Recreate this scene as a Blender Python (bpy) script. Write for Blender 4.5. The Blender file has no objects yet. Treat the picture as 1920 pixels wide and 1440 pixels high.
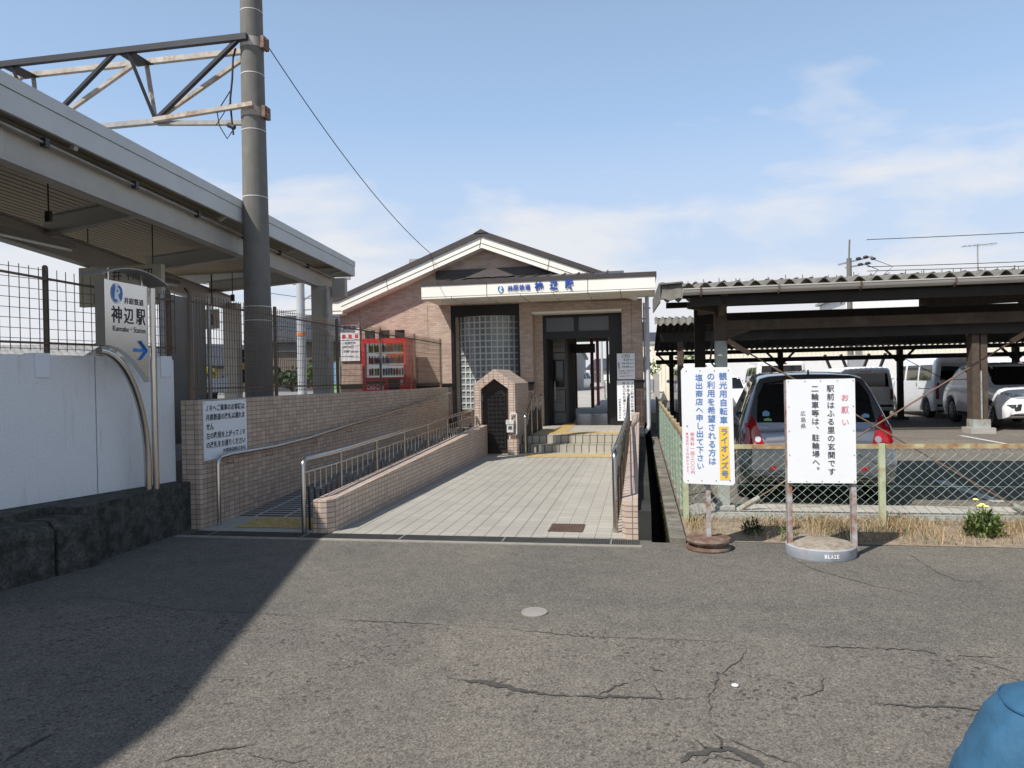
import bpy, bmesh, math, random
from mathutils import Vector, Matrix, noise
from mathutils.bvhtree import BVHTree

random.seed(7)
R = math.radians
SC = bpy.context.scene
COL = SC.collection

# ------------------------------------------------------------------ frame
A = R(10.3)                      # the station is turned 10.3 degrees to the road
CA, SA = math.cos(A), math.sin(A)
EYE = 1.5


def W(u, v, z=0.0):
    """station axes (u right, v away along the approach) -> world"""
    return Vector((u * CA + v * SA, -u * SA + v * CA, z))


# ------------------------------------------------------------------ camera
cam = bpy.data.cameras.new('camera')
co = bpy.data.objects.new('camera', cam)
COL.objects.link(co)
cam.sensor_width = 36
cam.lens = 1331 / 1920 * 36
cam.clip_start = 0.05
cam.clip_end = 3000
pit, rol = math.atan(8 / 1331), 0.0195
fwd = Vector((0, math.cos(pit), -math.sin(pit)))
up0 = Vector((0, math.sin(pit), math.cos(pit)))
rt0 = Vector((1, 0, 0))
rt = rt0 * math.cos(rol) - up0 * math.sin(rol)
up = rt0 * math.sin(rol) + up0 * math.cos(rol)
m = Matrix((rt, up, -fwd)).transposed().to_4x4()
m.translation = Vector((0, 0, EYE))
co.matrix_world = m
SC.camera = co

# ------------------------------------------------------------------ light
SU, SV = 0.48, 0.64              # shadow offset per metre of height
sun_dir = W(-SU, -SV, 1.0).normalized()      # towards the sun
el = math.asin(sun_dir.z)
az = math.atan2(sun_dir.x, sun_dir.y)
sl = bpy.data.lights.new('sun', 'SUN')
sl.energy = 5.0
sl.angle = R(0.5)
sl.color = (1.0, 0.955, 0.89)
so = bpy.data.objects.new('sun', sl)
COL.objects.link(so)
so.rotation_euler = (-sun_dir).to_track_quat('-Z', 'Y').to_euler()

wd = bpy.data.worlds.new('World')
SC.world = wd
wd.use_nodes = True
nt = wd.node_tree
nt.nodes.clear()
N = nt.nodes.new
out = N('ShaderNodeOutputWorld')
bg = N('ShaderNodeBackground')
bg.inputs['Strength'].default_value = 0.104
sky = N('ShaderNodeTexSky')
sky.sky_type = 'NISHITA'
sky.sun_disc = False
sky.sun_elevation = el
sky.sun_rotation = az
sky.air_density = 1.0
sky.dust_density = 1.6
sky.ozone_density = 1.6
tc = N('ShaderNodeTexCoord')
sep = N('ShaderNodeSeparateXYZ')
nt.links.new(tc.outputs['Generated'], sep.inputs[0])
# cloud layer: direction projected on a high flat layer
mx = N('ShaderNodeMath'); mx.operation = 'ADD'; mx.inputs[1].default_value = 0.22
nt.links.new(sep.outputs['Z'], mx.inputs[0])
dv = N('ShaderNodeVectorMath'); dv.operation = 'SCALE'
iv = N('ShaderNodeMath'); iv.operation = 'DIVIDE'; iv.inputs[0].default_value = 1.0
nt.links.new(mx.outputs[0], iv.inputs[1])
nt.links.new(tc.outputs['Generated'], dv.inputs[0])
nt.links.new(iv.outputs[0], dv.inputs['Scale'])
mp = N('ShaderNodeMapping')
mp.inputs['Scale'].default_value = (1.0, 1.15, 2.6)
mp.inputs['Rotation'].default_value = (0, 0.35, 0.3)
mp.inputs['Location'].default_value = (3.1, 0.4, 0.2)
nt.links.new(dv.outputs[0], mp.inputs[0])
nz = N('ShaderNodeTexNoise')
nz.inputs['Scale'].default_value = 1.7
nz.inputs['Detail'].default_value = 9
nz.inputs['Roughness'].default_value = 0.5
nz.inputs['Distortion'].default_value = 0.25
nt.links.new(mp.outputs[0], nz.inputs['Vector'])
# more cloud low down
lo = N('ShaderNodeMapRange')
lo.inputs['From Min'].default_value = 0.04
lo.inputs['From Max'].default_value = 0.40
lo.inputs['To Min'].default_value = 0.25
lo.inputs['To Max'].default_value = -0.24
nt.links.new(sep.outputs['Z'], lo.inputs['Value'])
ad = N('ShaderNodeMath'); ad.operation = 'ADD'
nt.links.new(nz.outputs['Fac'], ad.inputs[0])
nt.links.new(lo.outputs[0], ad.inputs[1])
rp = N('ShaderNodeValToRGB')
rp.color_ramp.elements[0].position = 0.455
rp.color_ramp.elements[0].color = (0, 0, 0, 1)
rp.color_ramp.elements[1].position = 0.62
rp.color_ramp.elements[1].color = (0.85, 0.85, 0.85, 1)
nt.links.new(ad.outputs[0], rp.inputs[0])
# thin high haze everywhere
hz = N('ShaderNodeMixRGB')
hf = N('ShaderNodeMapRange')
hf.inputs['From Min'].default_value = 0.25
hf.inputs['From Max'].default_value = 0.9
hf.inputs['To Min'].default_value = 0.55
hf.inputs['To Max'].default_value = 0.08
nt.links.new(sep.outputs['Z'], hf.inputs['Value'])
nt.links.new(hf.outputs[0], hz.inputs[0])
hz.inputs[2].default_value = (5.6, 8.0, 11.6, 1)
zen = N('ShaderNodeMapRange')
zen.inputs['From Min'].default_value = 0.35
zen.inputs['From Max'].default_value = 0.8
zen.inputs['To Min'].default_value = 1.0
zen.inputs['To Max'].default_value = 0.6
nt.links.new(sep.outputs['Z'], zen.inputs['Value'])
zs_ = N('ShaderNodeVectorMath'); zs_.operation = 'SCALE'
nt.links.new(sky.outputs[0], zs_.inputs[0])
nt.links.new(zen.outputs[0], zs_.inputs['Scale'])
nt.links.new(zs_.outputs[0], hz.inputs[1])
hb = N('ShaderNodeMixRGB')
hbf = N('ShaderNodeMapRange')
hbf.inputs['From Min'].default_value = 0.0
hbf.inputs['From Max'].default_value = 0.34
hbf.inputs['To Min'].default_value = 0.95
hbf.inputs['To Max'].default_value = 0.0
nt.links.new(sep.outputs['Z'], hbf.inputs['Value'])
nt.links.new(hbf.outputs[0], hb.inputs[0])
hb.inputs[2].default_value = (6.4, 6.75, 7.5, 1)
nt.links.new(hz.outputs[0], hb.inputs[1])
mxc = N('ShaderNodeMixRGB')
mxc.inputs[2].default_value = (7.5, 7.6, 7.9, 1)
nt.links.new(rp.outputs[0], mxc.inputs[0])
nt.links.new(hb.outputs[0], mxc.inputs[1])
nt.links.new(mxc.outputs[0], bg.inputs[0])
nt.links.new(bg.outputs[0], out.inputs[0])

SC.view_settings.view_transform = 'Standard'
SC.view_settings.look = 'None'
SC.view_settings.exposure = 0.1
SC.view_settings.gamma = 1.0
SC.cycles.max_bounces = 6
SC.cycles.transparent_max_bounces = 12
SC.cycles.use_denoising = True

# ------------------------------------------------------------------ materials
MATS = {}


def _new(name):
    mt = bpy.data.materials.new(name)
    mt.use_nodes = True
    n = mt.node_tree
    b = n.nodes['Principled BSDF']
    MATS[name] = mt
    return mt, n, b


def _math(n, op, a=None, b=None):
    x = n.nodes.new('ShaderNodeMath'); x.operation = op
    for i, q in enumerate((a, b)):
        if q is None:
            continue
        if isinstance(q, (int, float)):
            x.inputs[i].default_value = q
        else:
            n.links.new(q, x.inputs[i])
    return x.outputs[0]


def _mix(n, fac, c1, c2, mode='MIX'):
    x = n.nodes.new('ShaderNodeMixRGB'); x.blend_type = mode
    for i, q in enumerate((fac, c1, c2)):
        if hasattr(q, 'links'):
            n.links.new(q, x.inputs[i])
        elif i == 0:
            x.inputs[0].default_value = q
        else:
            x.inputs[i].default_value = (*q, 1)
    return x.outputs[0]


def _noise(n, scale, detail=4, rough=0.55, vec=None, dist=0):
    x = n.nodes.new('ShaderNodeTexNoise')
    x.inputs['Scale'].default_value = scale
    x.inputs['Detail'].default_value = detail
    x.inputs['Roughness'].default_value = rough
    x.inputs['Distortion'].default_value = dist
    if vec is not None:
        n.links.new(vec, x.inputs['Vector'])
    return x.outputs['Fac']


def _ramp(n, fac, p0, p1, c0=(0, 0, 0), c1=(1, 1, 1)):
    x = n.nodes.new('ShaderNodeValToRGB')
    e = x.color_ramp.elements
    e[0].position = p0; e[0].color = (*c0, 1)
    e[1].position = p1; e[1].color = (*c1, 1)
    n.links.new(fac, x.inputs[0])
    return x.outputs[0]


def _bump(n, b, h, strength=0.3, dist=0.01):
    x = n.nodes.new('ShaderNodeBump')
    x.inputs['Strength'].default_value = strength
    x.inputs['Distance'].default_value = dist
    n.links.new(h, x.inputs['Height'])
    n.links.new(x.outputs[0], b.inputs['Normal'])


def _obj(n):
    return n.nodes.new('ShaderNodeTexCoord').outputs['Object']


def _stretch(n, vec, s):
    x = n.nodes.new('ShaderNodeMapping')
    x.inputs['Scale'].default_value = s
    n.links.new(vec, x.inputs[0])
    return x.outputs[0]


def std(name, col, rough=0.6, metal=0.0, var=0.12, scale=2.5, bump=0.0, bscale=60, stain=None, stain_amt=0.5,
        stain_scale=1.2, streak=False, spec=0.5, coat=0.0):
    """plain surface with uneven colour, optional stains / rust and fine relief"""
    mt, n, b = _new(name)
    o = _obj(n)
    f = _noise(n, scale, 6, 0.6, o)
    lo_ = tuple(c * (1 - var) for c in col)
    hi_ = tuple(min(1, c * (1 + var)) for c in col)
    c = _mix(n, _ramp(n, f, 0.3, 0.7), lo_, hi_)
    if stain:
        vec = _stretch(n, o, (9, 9, 0.9)) if streak else o
        f2 = _noise(n, stain_scale, 8, 0.65, vec)
        c = _mix(n, _ramp(n, f2, 1.0 - stain_amt - 0.12, 1.0 - stain_amt + 0.12), c, stain)
    n.links.new(c, b.inputs['Base Color'])
    b.inputs['Roughness'].default_value = rough
    b.inputs['Metallic'].default_value = metal
    b.inputs['Specular IOR Level'].default_value = spec
    if coat:
        b.inputs['Coat Weight'].default_value = coat
        b.inputs['Coat Roughness'].default_value = 0.05
    if bump:
        _bump(n, b, _noise(n, bscale, 5, 0.6, o), bump, 0.01)
    return mt


def tile(name, c1, c2, mortar, w, h, ms=0.004, offset=0.0, rough=0.45, var=0.1, bump=0.35, dirt=None, dirt_amt=0.4,
         streaky=False, long_joint=None):
    """tiles laid in metres on the mesh UVs"""
    mt, n, b = _new(name)
    uv = n.nodes.new('ShaderNodeTexCoord').outputs['UV']
    x = n.nodes.new('ShaderNodeTexBrick')
    x.offset = offset
    x.inputs['Scale'].default_value = 1.0
    x.inputs['Brick Width'].default_value = w
    x.inputs['Row Height'].default_value = h
    x.inputs['Mortar Size'].default_value = ms
    x.inputs['Mortar Smooth'].default_value = 0.1
    x.inputs['Color1'].default_value = (*c1, 1)
    x.inputs['Color2'].default_value = (*c2, 1)
    x.inputs['Mortar'].default_value = (*mortar, 1)
    n.links.new(uv, x.inputs['Vector'])
    o = _obj(n)
    f = _noise(n, 1.3, 6, 0.6, o)
    base_c = x.outputs['Color']
    if long_joint:
        x2 = n.nodes.new('ShaderNodeTexBrick')
        x2.offset = 0.0
        for nm_, q_ in (('Scale', 1.0), ('Brick Width', w), ('Row Height', 60.0), ('Mortar Size', 0.0055), ('Mortar Smooth', 0.1),
                        ('Color1', (1, 1, 1, 1)), ('Color2', (1, 1, 1, 1)), ('Mortar', (*long_joint, 1))):
            x2.inputs[nm_].default_value = q_
        n.links.new(uv, x2.inputs['Vector'])
        base_c = _mix(n, 1.0, base_c, x2.outputs['Color'], 'MULTIPLY')
    c = _mix(n, 1.0, base_c, _ramp(n, f, 0.25, 0.75, (1 - var,) * 3, (1 + var,) * 3), 'MULTIPLY')
    if dirt:
        vec = _stretch(n, o, (6, 6, 0.8)) if streaky else o
        f2 = _noise(n, 1.6, 9, 0.7, vec)
        c = _mix(n, _ramp(n, f2, 1 - dirt_amt - 0.1, 1 - dirt_amt + 0.18), c, dirt)
    n.links.new(c, b.inputs['Base Color'])
    b.inputs['Roughness'].default_value = rough
    inv = _math(n, 'SUBTRACT', 1.0, x.outputs['Fac'])
    _bump(n, b, inv, bump, 0.004)
    return mt


def asphalt(name, col, fine=1.0, coarse_y=None):
    """rolled asphalt: stones, pits and patchy wear; older and coarser this side of the joint at coarse_y"""
    mt, n, b = _new(name)
    o = _obj(n)
    t3 = lambda k, tint=(1, 1, 1): tuple(min(1, q * k * w) for q, w in zip(col, tint))
    big = _noise(n, 0.5, 7, 0.65, o, 0.8)
    c = _mix(n, _ramp(n, big, 0.36, 0.66), t3(.86, (1, 1, 1.02)), t3(1.13, (1.02, 1, .96)))
    mid = _noise(n, 7.0, 6, 0.75, o)
    c = _mix(n, 1.0, c, _ramp(n, mid, 0.3, 0.72, (.84, .84, .84), (1.14, 1.13, 1.1)), 'MULTIPLY')

    def cells(sc, p0, p1, c0, c1):
        vo = n.nodes.new('ShaderNodeTexVoronoi')
        vo.inputs['Scale'].default_value = sc
        n.links.new(o, vo.inputs['Vector'])
        bw = n.nodes.new('ShaderNodeRGBToBW')
        n.links.new(vo.outputs['Color'], bw.inputs[0])
        return _ramp(n, bw.outputs[0], p0, p1, c0, c1), vo
    st, vo = cells(130 * fine, .12, .9, (.5, .5, .5), (1.5, 1.5, 1.47))
    c = _mix(n, 0.85, c, st, 'MULTIPLY')
    li, _v = cells(120 * fine, .90, .94, (1, 1, 1), (1.9, 1.9, 1.85))
    c = _mix(n, 0.8, c, li, 'MULTIPLY')
    pi_, _v = cells(50 * fine, .16, .27, (.42, .41, .4), (1, 1, 1))
    mask = _ramp(n, _noise(n, 1.6, 5, 0.6, o), .38, .62)
    if coarse_y is not None:
        sy = n.nodes.new('ShaderNodeSeparateXYZ')
        n.links.new(o, sy.inputs[0])
        mr = n.nodes.new('ShaderNodeMapRange')
        mr.inputs['From Min'].default_value = coarse_y + .06
        mr.inputs['From Max'].default_value = coarse_y - .06
        n.links.new(sy.outputs['Y'], mr.inputs['Value'])
        mask = _math(n, 'MULTIPLY', mask, mr.outputs[0])
        warm = _mix(n, 1.0, c, (1.06, 1.04, 1.02), 'MULTIPLY')
        c = _mix(n, mr.outputs[0], _mix(n, 1.0, c, (.92, .925, .92), 'MULTIPLY'), warm)
    c = _mix(n, mask, c, _mix(n, 1.0, c, pi_, 'MULTIPLY'))
    n.links.new(c, b.inputs['Base Color'])
    b.inputs['Roughness'].default_value = 0.9
    b.inputs['Specular IOR Level'].default_value = 0.25
    _bump(n, b, vo.outputs['Distance'], 0.5, 0.005)
    return mt


def glass_dark(name, col=(0.012, 0.014, 0.015), rough=0.06, spec=0.6):
    mt, n, b = _new(name)
    b.inputs['Base Color'].default_value = (*col, 1)
    b.inputs['Roughness'].default_value = rough
    b.inputs['Specular IOR Level'].default_value = spec
    return mt


def glass_clear(name, tint=(0.85, 0.9, 0.9), refl=0.1):
    mt, n, b = _new(name)
    n.nodes.remove(b)
    t = n.nodes.new('ShaderNodeBsdfTransparent'); t.inputs[0].default_value = (*tint, 1)
    g = n.nodes.new('ShaderNodeBsdfGlossy'); g.inputs['Roughness'].default_value = 0.03
    fr = n.nodes.new('ShaderNodeFresnel'); fr.inputs[0].default_value = 1.45
    mxs = n.nodes.new('ShaderNodeMixShader')
    n.links.new(fr.outputs[0], mxs.inputs[0])
    n.links.new(t.outputs[0], mxs.inputs[1])
    n.links.new(g.outputs[0], mxs.inputs[2])
    n.links.new(mxs.outputs[0], n.nodes['Material Output'].inputs[0])
    return mt


def emis(name, col, s):
    mt, n, b = _new(name)
    b.inputs['Base Color'].default_value = (*col, 1)
    b.inputs['Emission Color'].default_value = (*col, 1)
    b.inputs['Emission Strength'].default_value = s
    return mt


asphalt('road_asphalt', (0.152, 0.142, 0.129), 1.0, 4.25)
asphalt('lot_asphalt', (0.185, 0.165, 0.145), 0.9)
std('patch_asphalt', (0.13, 0.122, 0.115), 0.9, var=0.2, bump=0.5, bscale=140)
std('crack_fill', (0.062, 0.059, 0.053), 0.95, var=0.35, scale=30, bump=0.5, bscale=120)
std('concrete', (0.40, 0.375, 0.34), 0.85, var=0.16, bump=0.25, stain=(0.2, 0.18, 0.15), stain_amt=0.36)
std('dark_concrete', (0.085, 0.082, 0.072), 0.95, var=0.5, scale=38, bump=1.0, bscale=60, stain=(0.024, 0.025, 0.02),
    stain_amt=0.50, stain_scale=11)
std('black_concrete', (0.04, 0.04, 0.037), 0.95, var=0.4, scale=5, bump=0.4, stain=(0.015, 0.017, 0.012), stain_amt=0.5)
std('moss', (0.075, 0.095, 0.02), 1.0, var=0.5, scale=30, bump=1.0, bscale=90)
std('white_wall', (0.80, 0.80, 0.80), 0.9, var=0.09, scale=70, bump=1.0, bscale=80, stain=(0.56, 0.55, 0.52), stain_amt=0.30,
    stain_scale=1.4, streak=True)
tile('mosaic_tile', (0.52, 0.415, 0.325), (0.385, 0.295, 0.232), (0.13, 0.09, 0.068), 0.1, 0.052, 0.0032, 0.0,
     dirt=(0.33, 0.25, 0.205), dirt_amt=0.28)
tile('pale_mosaic_tile', (0.58, 0.465, 0.38), (0.47, 0.365, 0.295), (0.16, 0.10, 0.075), 0.1, 0.052, 0.0038, 0.0)
tile('wall_tile', (0.50, 0.39, 0.31), (0.365, 0.275, 0.218), (0.29, 0.21, 0.17), 0.155, 0.05, 0.003, 0.5,
     bump=0.2, dirt=(0.30, 0.21, 0.165), dirt_amt=0.36)
tile('dado_tile', (0.075, 0.05, 0.042), (0.055, 0.038, 0.033), (0.17, 0.13, 0.11), 0.2, 0.2, 0.004, 0.0)
tile('plaza_tile', (0.365, 0.348, 0.305), (0.325, 0.31, 0.27), (0.27, 0.245, 0.21), 0.15, 0.15, 0.0035, 0.0,
     rough=0.7, bump=0.1, dirt=(0.30, 0.27, 0.23), dirt_amt=0.34, long_joint=(0.55, 0.47, 0.42))
tile('cross_tile', (0.395, 0.375, 0.33), (0.355, 0.34, 0.3), (0.24, 0.205, 0.175), 0.15, 0.15, 0.004, 0.0, rough=0.7)
tile('step_tile', (0.42, 0.40, 0.33), (0.36, 0.34, 0.28), (0.11, 0.08, 0.06), 0.15, 0.165, 0.010, 0.0, rough=0.7,
     dirt=(0.2, 0.18, 0.14), dirt_amt=0.36)
tile('ramp_tile', (0.085, 0.082, 0.08), (0.06, 0.058, 0.057), (0.42, 0.40, 0.37), 0.36, 0.105, 0.016, 0.0, rough=0.75)
std('tactile_yellow', (0.60, 0.42, 0.15), 0.6, var=0.18, scale=5, stain=(0.40, 0.28, 0.10), stain_amt=0.35, stain_scale=4)
std('tactile_base', (0.46, 0.36, 0.19), 0.7, var=0.15)
std('tactile_dull', (0.44, 0.33, 0.14), 0.7, var=0.2, scale=8)
std('stainless', (0.52, 0.49, 0.45), 0.22, 1.0, var=0.08)
std('brushed_steel', (0.62, 0.60, 0.565), 0.24, 1.0, var=0.04)
std('grate_steel', (0.12, 0.118, 0.112), 0.55, 0.5, var=0.2)
std('kerb_beige', (0.27, 0.25, 0.215), 0.9, var=0.2, scale=6)
std('dark_steel', (0.06, 0.058, 0.055), 0.45, 0.6)
std('fence_brown', (0.135, 0.092, 0.06), 0.55, 0.1, var=0.25)
std('pole_concrete', (0.16, 0.152, 0.136), 0.85, var=0.14, scale=5, bump=0.2, stain=(0.13, 0.125, 0.115), stain_amt=0.4,
    streak=True)
std('band_white', (0.62, 0.6, 0.55), 0.6)
std('galv', (0.34, 0.33, 0.315), 0.5, 0.5, var=0.2, scale=8)
std('galv_rust', (0.42, 0.385, 0.34), 0.6, 0.25, var=0.2, stain=(0.27, 0.17, 0.1), stain_amt=0.42, stain_scale=6)
std('truss_dark', (0.032, 0.034, 0.040), 0.55, 0.3, var=0.2)
std('fascia_paint', (0.52, 0.535, 0.53), 0.5, var=0.05, stain=(0.38, 0.34, 0.28), stain_amt=0.26, streak=True,
    stain_scale=0.9)
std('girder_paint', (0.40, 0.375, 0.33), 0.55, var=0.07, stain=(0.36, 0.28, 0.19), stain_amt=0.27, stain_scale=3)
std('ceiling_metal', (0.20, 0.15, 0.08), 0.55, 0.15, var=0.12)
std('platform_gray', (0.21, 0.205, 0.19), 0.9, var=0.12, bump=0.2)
std('panel_gray', (0.16, 0.145, 0.12), 0.7, var=0.1)
std('trim_cream', (0.83, 0.81, 0.73), 0.6, var=0.03)
std('groove_beige', (0.50, 0.48, 0.43), 0.9, var=0.2, scale=5)
std('dirty_concrete', (0.20, 0.185, 0.155), 0.95, var=0.35, scale=7, bump=0.5, bscale=50, stain=(0.07, 0.065, 0.05), stain_amt=0.45, stain_scale=4)
std('joint_dark', (0.07, 0.055, 0.045), 0.8)
std('roof_brown', (0.072, 0.060, 0.056), 0.45, 0.25, var=0.14, scale=5)
std('frame_black', (0.016, 0.015, 0.015), 0.4, 0.2)
std('door_brown', (0.03, 0.02, 0.016), 0.4, 0.2, var=0.2)
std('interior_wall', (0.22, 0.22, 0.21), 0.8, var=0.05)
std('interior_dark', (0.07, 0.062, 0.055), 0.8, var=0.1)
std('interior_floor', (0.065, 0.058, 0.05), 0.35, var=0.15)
std('glass_block_joint', (0.50, 0.52, 0.495), 0.6)
glass_dark('glass_block', (0.19, 0.22, 0.22), 0.12, 0.6)
glass_dark('window_dark')
glass_dark('window_frost', (0.09, 0.10, 0.11), 0.3)
glass_clear('pane_clear')
std('sign_white', (0.80, 0.81, 0.82), 0.5, var=0.03, stain=(0.66, 0.65, 0.62), stain_amt=0.27, stain_scale=4)
std('sign_white_clean', (0.74, 0.77, 0.80), 0.45, var=0.03)
std('sign_cream', (0.42, 0.385, 0.29), 0.6)
std('ink_black', (0.022, 0.022, 0.026), 0.6)
std('ink_slate', (0.07, 0.075, 0.085), 0.6)
std('ink_blue', (0.10, 0.22, 0.50), 0.5)
std('letter_blue', (0.022, 0.075, 0.36), 0.35)
std('logo_blue', (0.03, 0.16, 0.42), 0.4)
std('arrow_blue', (0.03, 0.20, 0.58), 0.4)
std('ink_pink', (0.72, 0.22, 0.27), 0.6)
std('ink_red', (0.62, 0.05, 0.06), 0.6)
std('sign_yellow', (0.88, 0.55, 0.06), 0.5, var=0.04)
std('rusty_post', (0.43, 0.44, 0.45), 0.6, 0.1, var=0.1, scale=5, stain=(0.26, 0.115, 0.055), stain_amt=0.48,
    stain_scale=9)
std('rust_iron', (0.17, 0.10, 0.068), 0.75, 0.2, var=0.3, scale=9, bump=0.4, stain=(0.27, 0.22, 0.18), stain_amt=0.42,
    stain_scale=9)
std('disc_blue', (0.33, 0.36, 0.40), 0.75, var=0.12, scale=6, stain=(0.24, 0.17, 0.12), stain_amt=0.36, stain_scale=7)
std('disc_top', (0.34, 0.295, 0.235), 0.9, var=0.25, scale=8, bump=0.6, bscale=50, stain=(0.16, 0.13, 0.1), stain_amt=0.45,
    stain_scale=7)
std('fence_green', (0.42, 0.46, 0.30), 0.65, var=0.15, scale=6, stain=(0.32, 0.17, 0.08), stain_amt=0.38, stain_scale=7)
std('rail_rust', (0.44, 0.40, 0.22), 0.7, var=0.2, scale=5, stain=(0.27, 0.12, 0.05), stain_amt=0.5, stain_scale=6)
std('wire_green', (0.23, 0.31, 0.255), 0.5, var=0.15)
std('soil', (0.26, 0.21, 0.155), 1.0, var=0.3, scale=9, bump=0.8, bscale=40)
std('corrugated_old', (0.19, 0.178, 0.155), 0.95, var=0.28, scale=9, bump=0.5, bscale=60, stain=(0.10, 0.10, 0.09),
    stain_amt=0.45, stain_scale=5)
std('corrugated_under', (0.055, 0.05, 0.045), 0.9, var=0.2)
std('gutter_gray', (0.46, 0.44, 0.40), 0.5, var=0.08, stain=(0.30, 0.25, 0.2), stain_amt=0.3)
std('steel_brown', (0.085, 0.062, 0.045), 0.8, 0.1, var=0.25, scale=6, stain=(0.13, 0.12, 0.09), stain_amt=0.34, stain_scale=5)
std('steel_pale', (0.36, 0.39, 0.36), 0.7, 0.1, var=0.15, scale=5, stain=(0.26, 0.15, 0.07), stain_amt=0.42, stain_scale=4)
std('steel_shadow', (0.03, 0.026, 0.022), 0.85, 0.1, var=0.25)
std('rust_rod', (0.20, 0.13, 0.09), 0.8, 0.2, var=0.25, scale=10)
std('vend_red', (0.60, 0.018, 0.022), 0.3, var=0.03, coat=0.3)
emis('vend_inner', (0.55, 0.57, 0.60), 0.55)
std('vend_black', (0.02, 0.02, 0.02), 0.35)
std('poster_orange', (0.72, 0.20, 0.05), 0.5, var=0.4, scale=6)
emis('lit_poster', (0.72, 0.16, 0.05), 0.5)
emis('lit_shelf', (0.7, 0.7, 0.7), 0.4)
for nm, c in dict(b_green=(.2, .35, .06), b_purple=(.12, .06, .22), b_white=(.7, .7, .7), b_orange=(.75, .26, .04),
                  b_red=(.5, .03, .03), b_wine=(.2, .03, .07), b_blue=(.06, .2, .5), b_brown=(.18, .08, .04),
                  b_yellow=(.7, .5, .08), b_navy=(.03, .05, .16)).items():
    std(nm, c, 0.25)
std('meter_white', (0.62, 0.61, 0.58), 0.5, var=0.05)
std('pvc_gray', (0.42, 0.43, 0.44), 0.45, var=0.05)
std('iron_cover', (0.13, 0.085, 0.062), 0.7, 0.3, var=0.25, scale=12)
std('manhole', (0.27, 0.25, 0.225), 0.85, var=0.15, bump=0.3)
std('wire_black', (0.02, 0.02, 0.022), 0.6)
std('bag_blue', (0.028, 0.105, 0.195), 0.8, var=0.2, scale=7, bump=0.9, bscale=7)
std('seam_blue', (0.02, 0.09, 0.19), 0.8)
std('leaf', (0.10, 0.15, 0.03), 0.6, var=0.45, scale=3)
std('leaf_yellow', (0.20, 0.19, 0.02), 0.6, var=0.4, scale=3)
std('leaf_dark', (0.04, 0.075, 0.025), 0.6, var=0.45, scale=3)
std('bark', (0.13, 0.1, 0.075), 0.9, var=0.2)
std('petal', (0.82, 0.75, 0.25), 0.6)
std('house_wall', (0.52, 0.49, 0.43), 0.85, var=0.06)
std('house_wood', (0.16, 0.13, 0.11), 0.85, var=0.15)
std('house_white', (0.70, 0.70, 0.69), 0.8, var=0.04)
tile('roof_tile', (0.075, 0.08, 0.09), (0.055, 0.06, 0.067), (0.02, 0.02, 0.025), 0.3, 0.25, 0.02, 0.5, bump=0.8)
tile('roof_tile_pale', (0.36, 0.34, 0.31), (0.30, 0.28, 0.25), (0.12, 0.11, 0.1), 0.3, 0.25, 0.02, 0.5, bump=0.8)
std('shed_cream', (0.80, 0.74, 0.60), 0.6, var=0.04)
std('shed_white', (0.74, 0.73, 0.71), 0.7, var=0.05, stain=(0.45, 0.42, 0.39), stain_amt=0.3, streak=True)
std('shed_gray', (0.32, 0.33, 0.34), 0.7, var=0.1)
std('red_paint', (0.22, 0.05, 0.035), 0.6, var=0.12)
std('gate_metal', (0.10, 0.10, 0.10), 0.4, 0.4)
std('car_silver', (0.25, 0.265, 0.295), 0.25, 0.75, var=0.02, coat=1.0)
std('car_white', (0.88, 0.89, 0.90), 0.32, 0.0, var=0.015, coat=0.8)
std('car_trim', (0.02, 0.02, 0.02), 0.6)
glass_dark('car_glass', (0.01, 0.011, 0.012), 0.05, 0.6)
std('tyre', (0.022, 0.022, 0.022), 0.85)
std('rim', (0.50, 0.50, 0.51), 0.3, 0.8, var=0.05)
std('lamp_red', (0.30, 0.008, 0.010), 0.12, var=0.55, scale=16, coat=1.0)
std('lamp_clear', (0.62, 0.64, 0.66), 0.12, 0.4, coat=1.0)
std('sticker_blue', (0.20, 0.38, 0.58), 0.5)
std('sticker_green', (0.20, 0.42, 0.16), 0.5)
std('lamp_glow_off', (0.72, 0.72, 0.68), 0.35)
emis('signal_red', (1.0, 0.06, 0.03), 2.5)
# dry grass: every blade its own tint
mt, n, b = _new('dry_grass')
gi = n.nodes.new('ShaderNodeNewGeometry')
cr = n.nodes.new('ShaderNodeValToRGB')
cr.color_ramp.elements[0].color = (0.17, 0.12, 0.06, 1)
cr.color_ramp.elements[1].color = (0.50, 0.36, 0.20, 1)
e_ = cr.color_ramp.elements.new(0.12); e_.color = (0.10, 0.13, 0.03, 1)
e_ = cr.color_ramp.elements.new(0.2); e_.color = (0.28, 0.19, 0.10, 1)
cr.color_ramp.elements[0].color = (0.08, 0.12, 0.03, 1)
n.links.new(gi.outputs['Random Per Island'], cr.inputs[0])
n.links.new(cr.outputs[0], b.inputs['Base Color'])
b.inputs['Roughness'].default_value = 0.85
for lm in ('leaf', 'leaf_yellow', 'leaf_dark'):
    bb = MATS[lm].node_tree.nodes['Principled BSDF']
    bb.inputs['Subsurface Weight'].default_value = 0.0

# ------------------------------------------------------------------ mesh builder
ORG = {}


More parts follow.
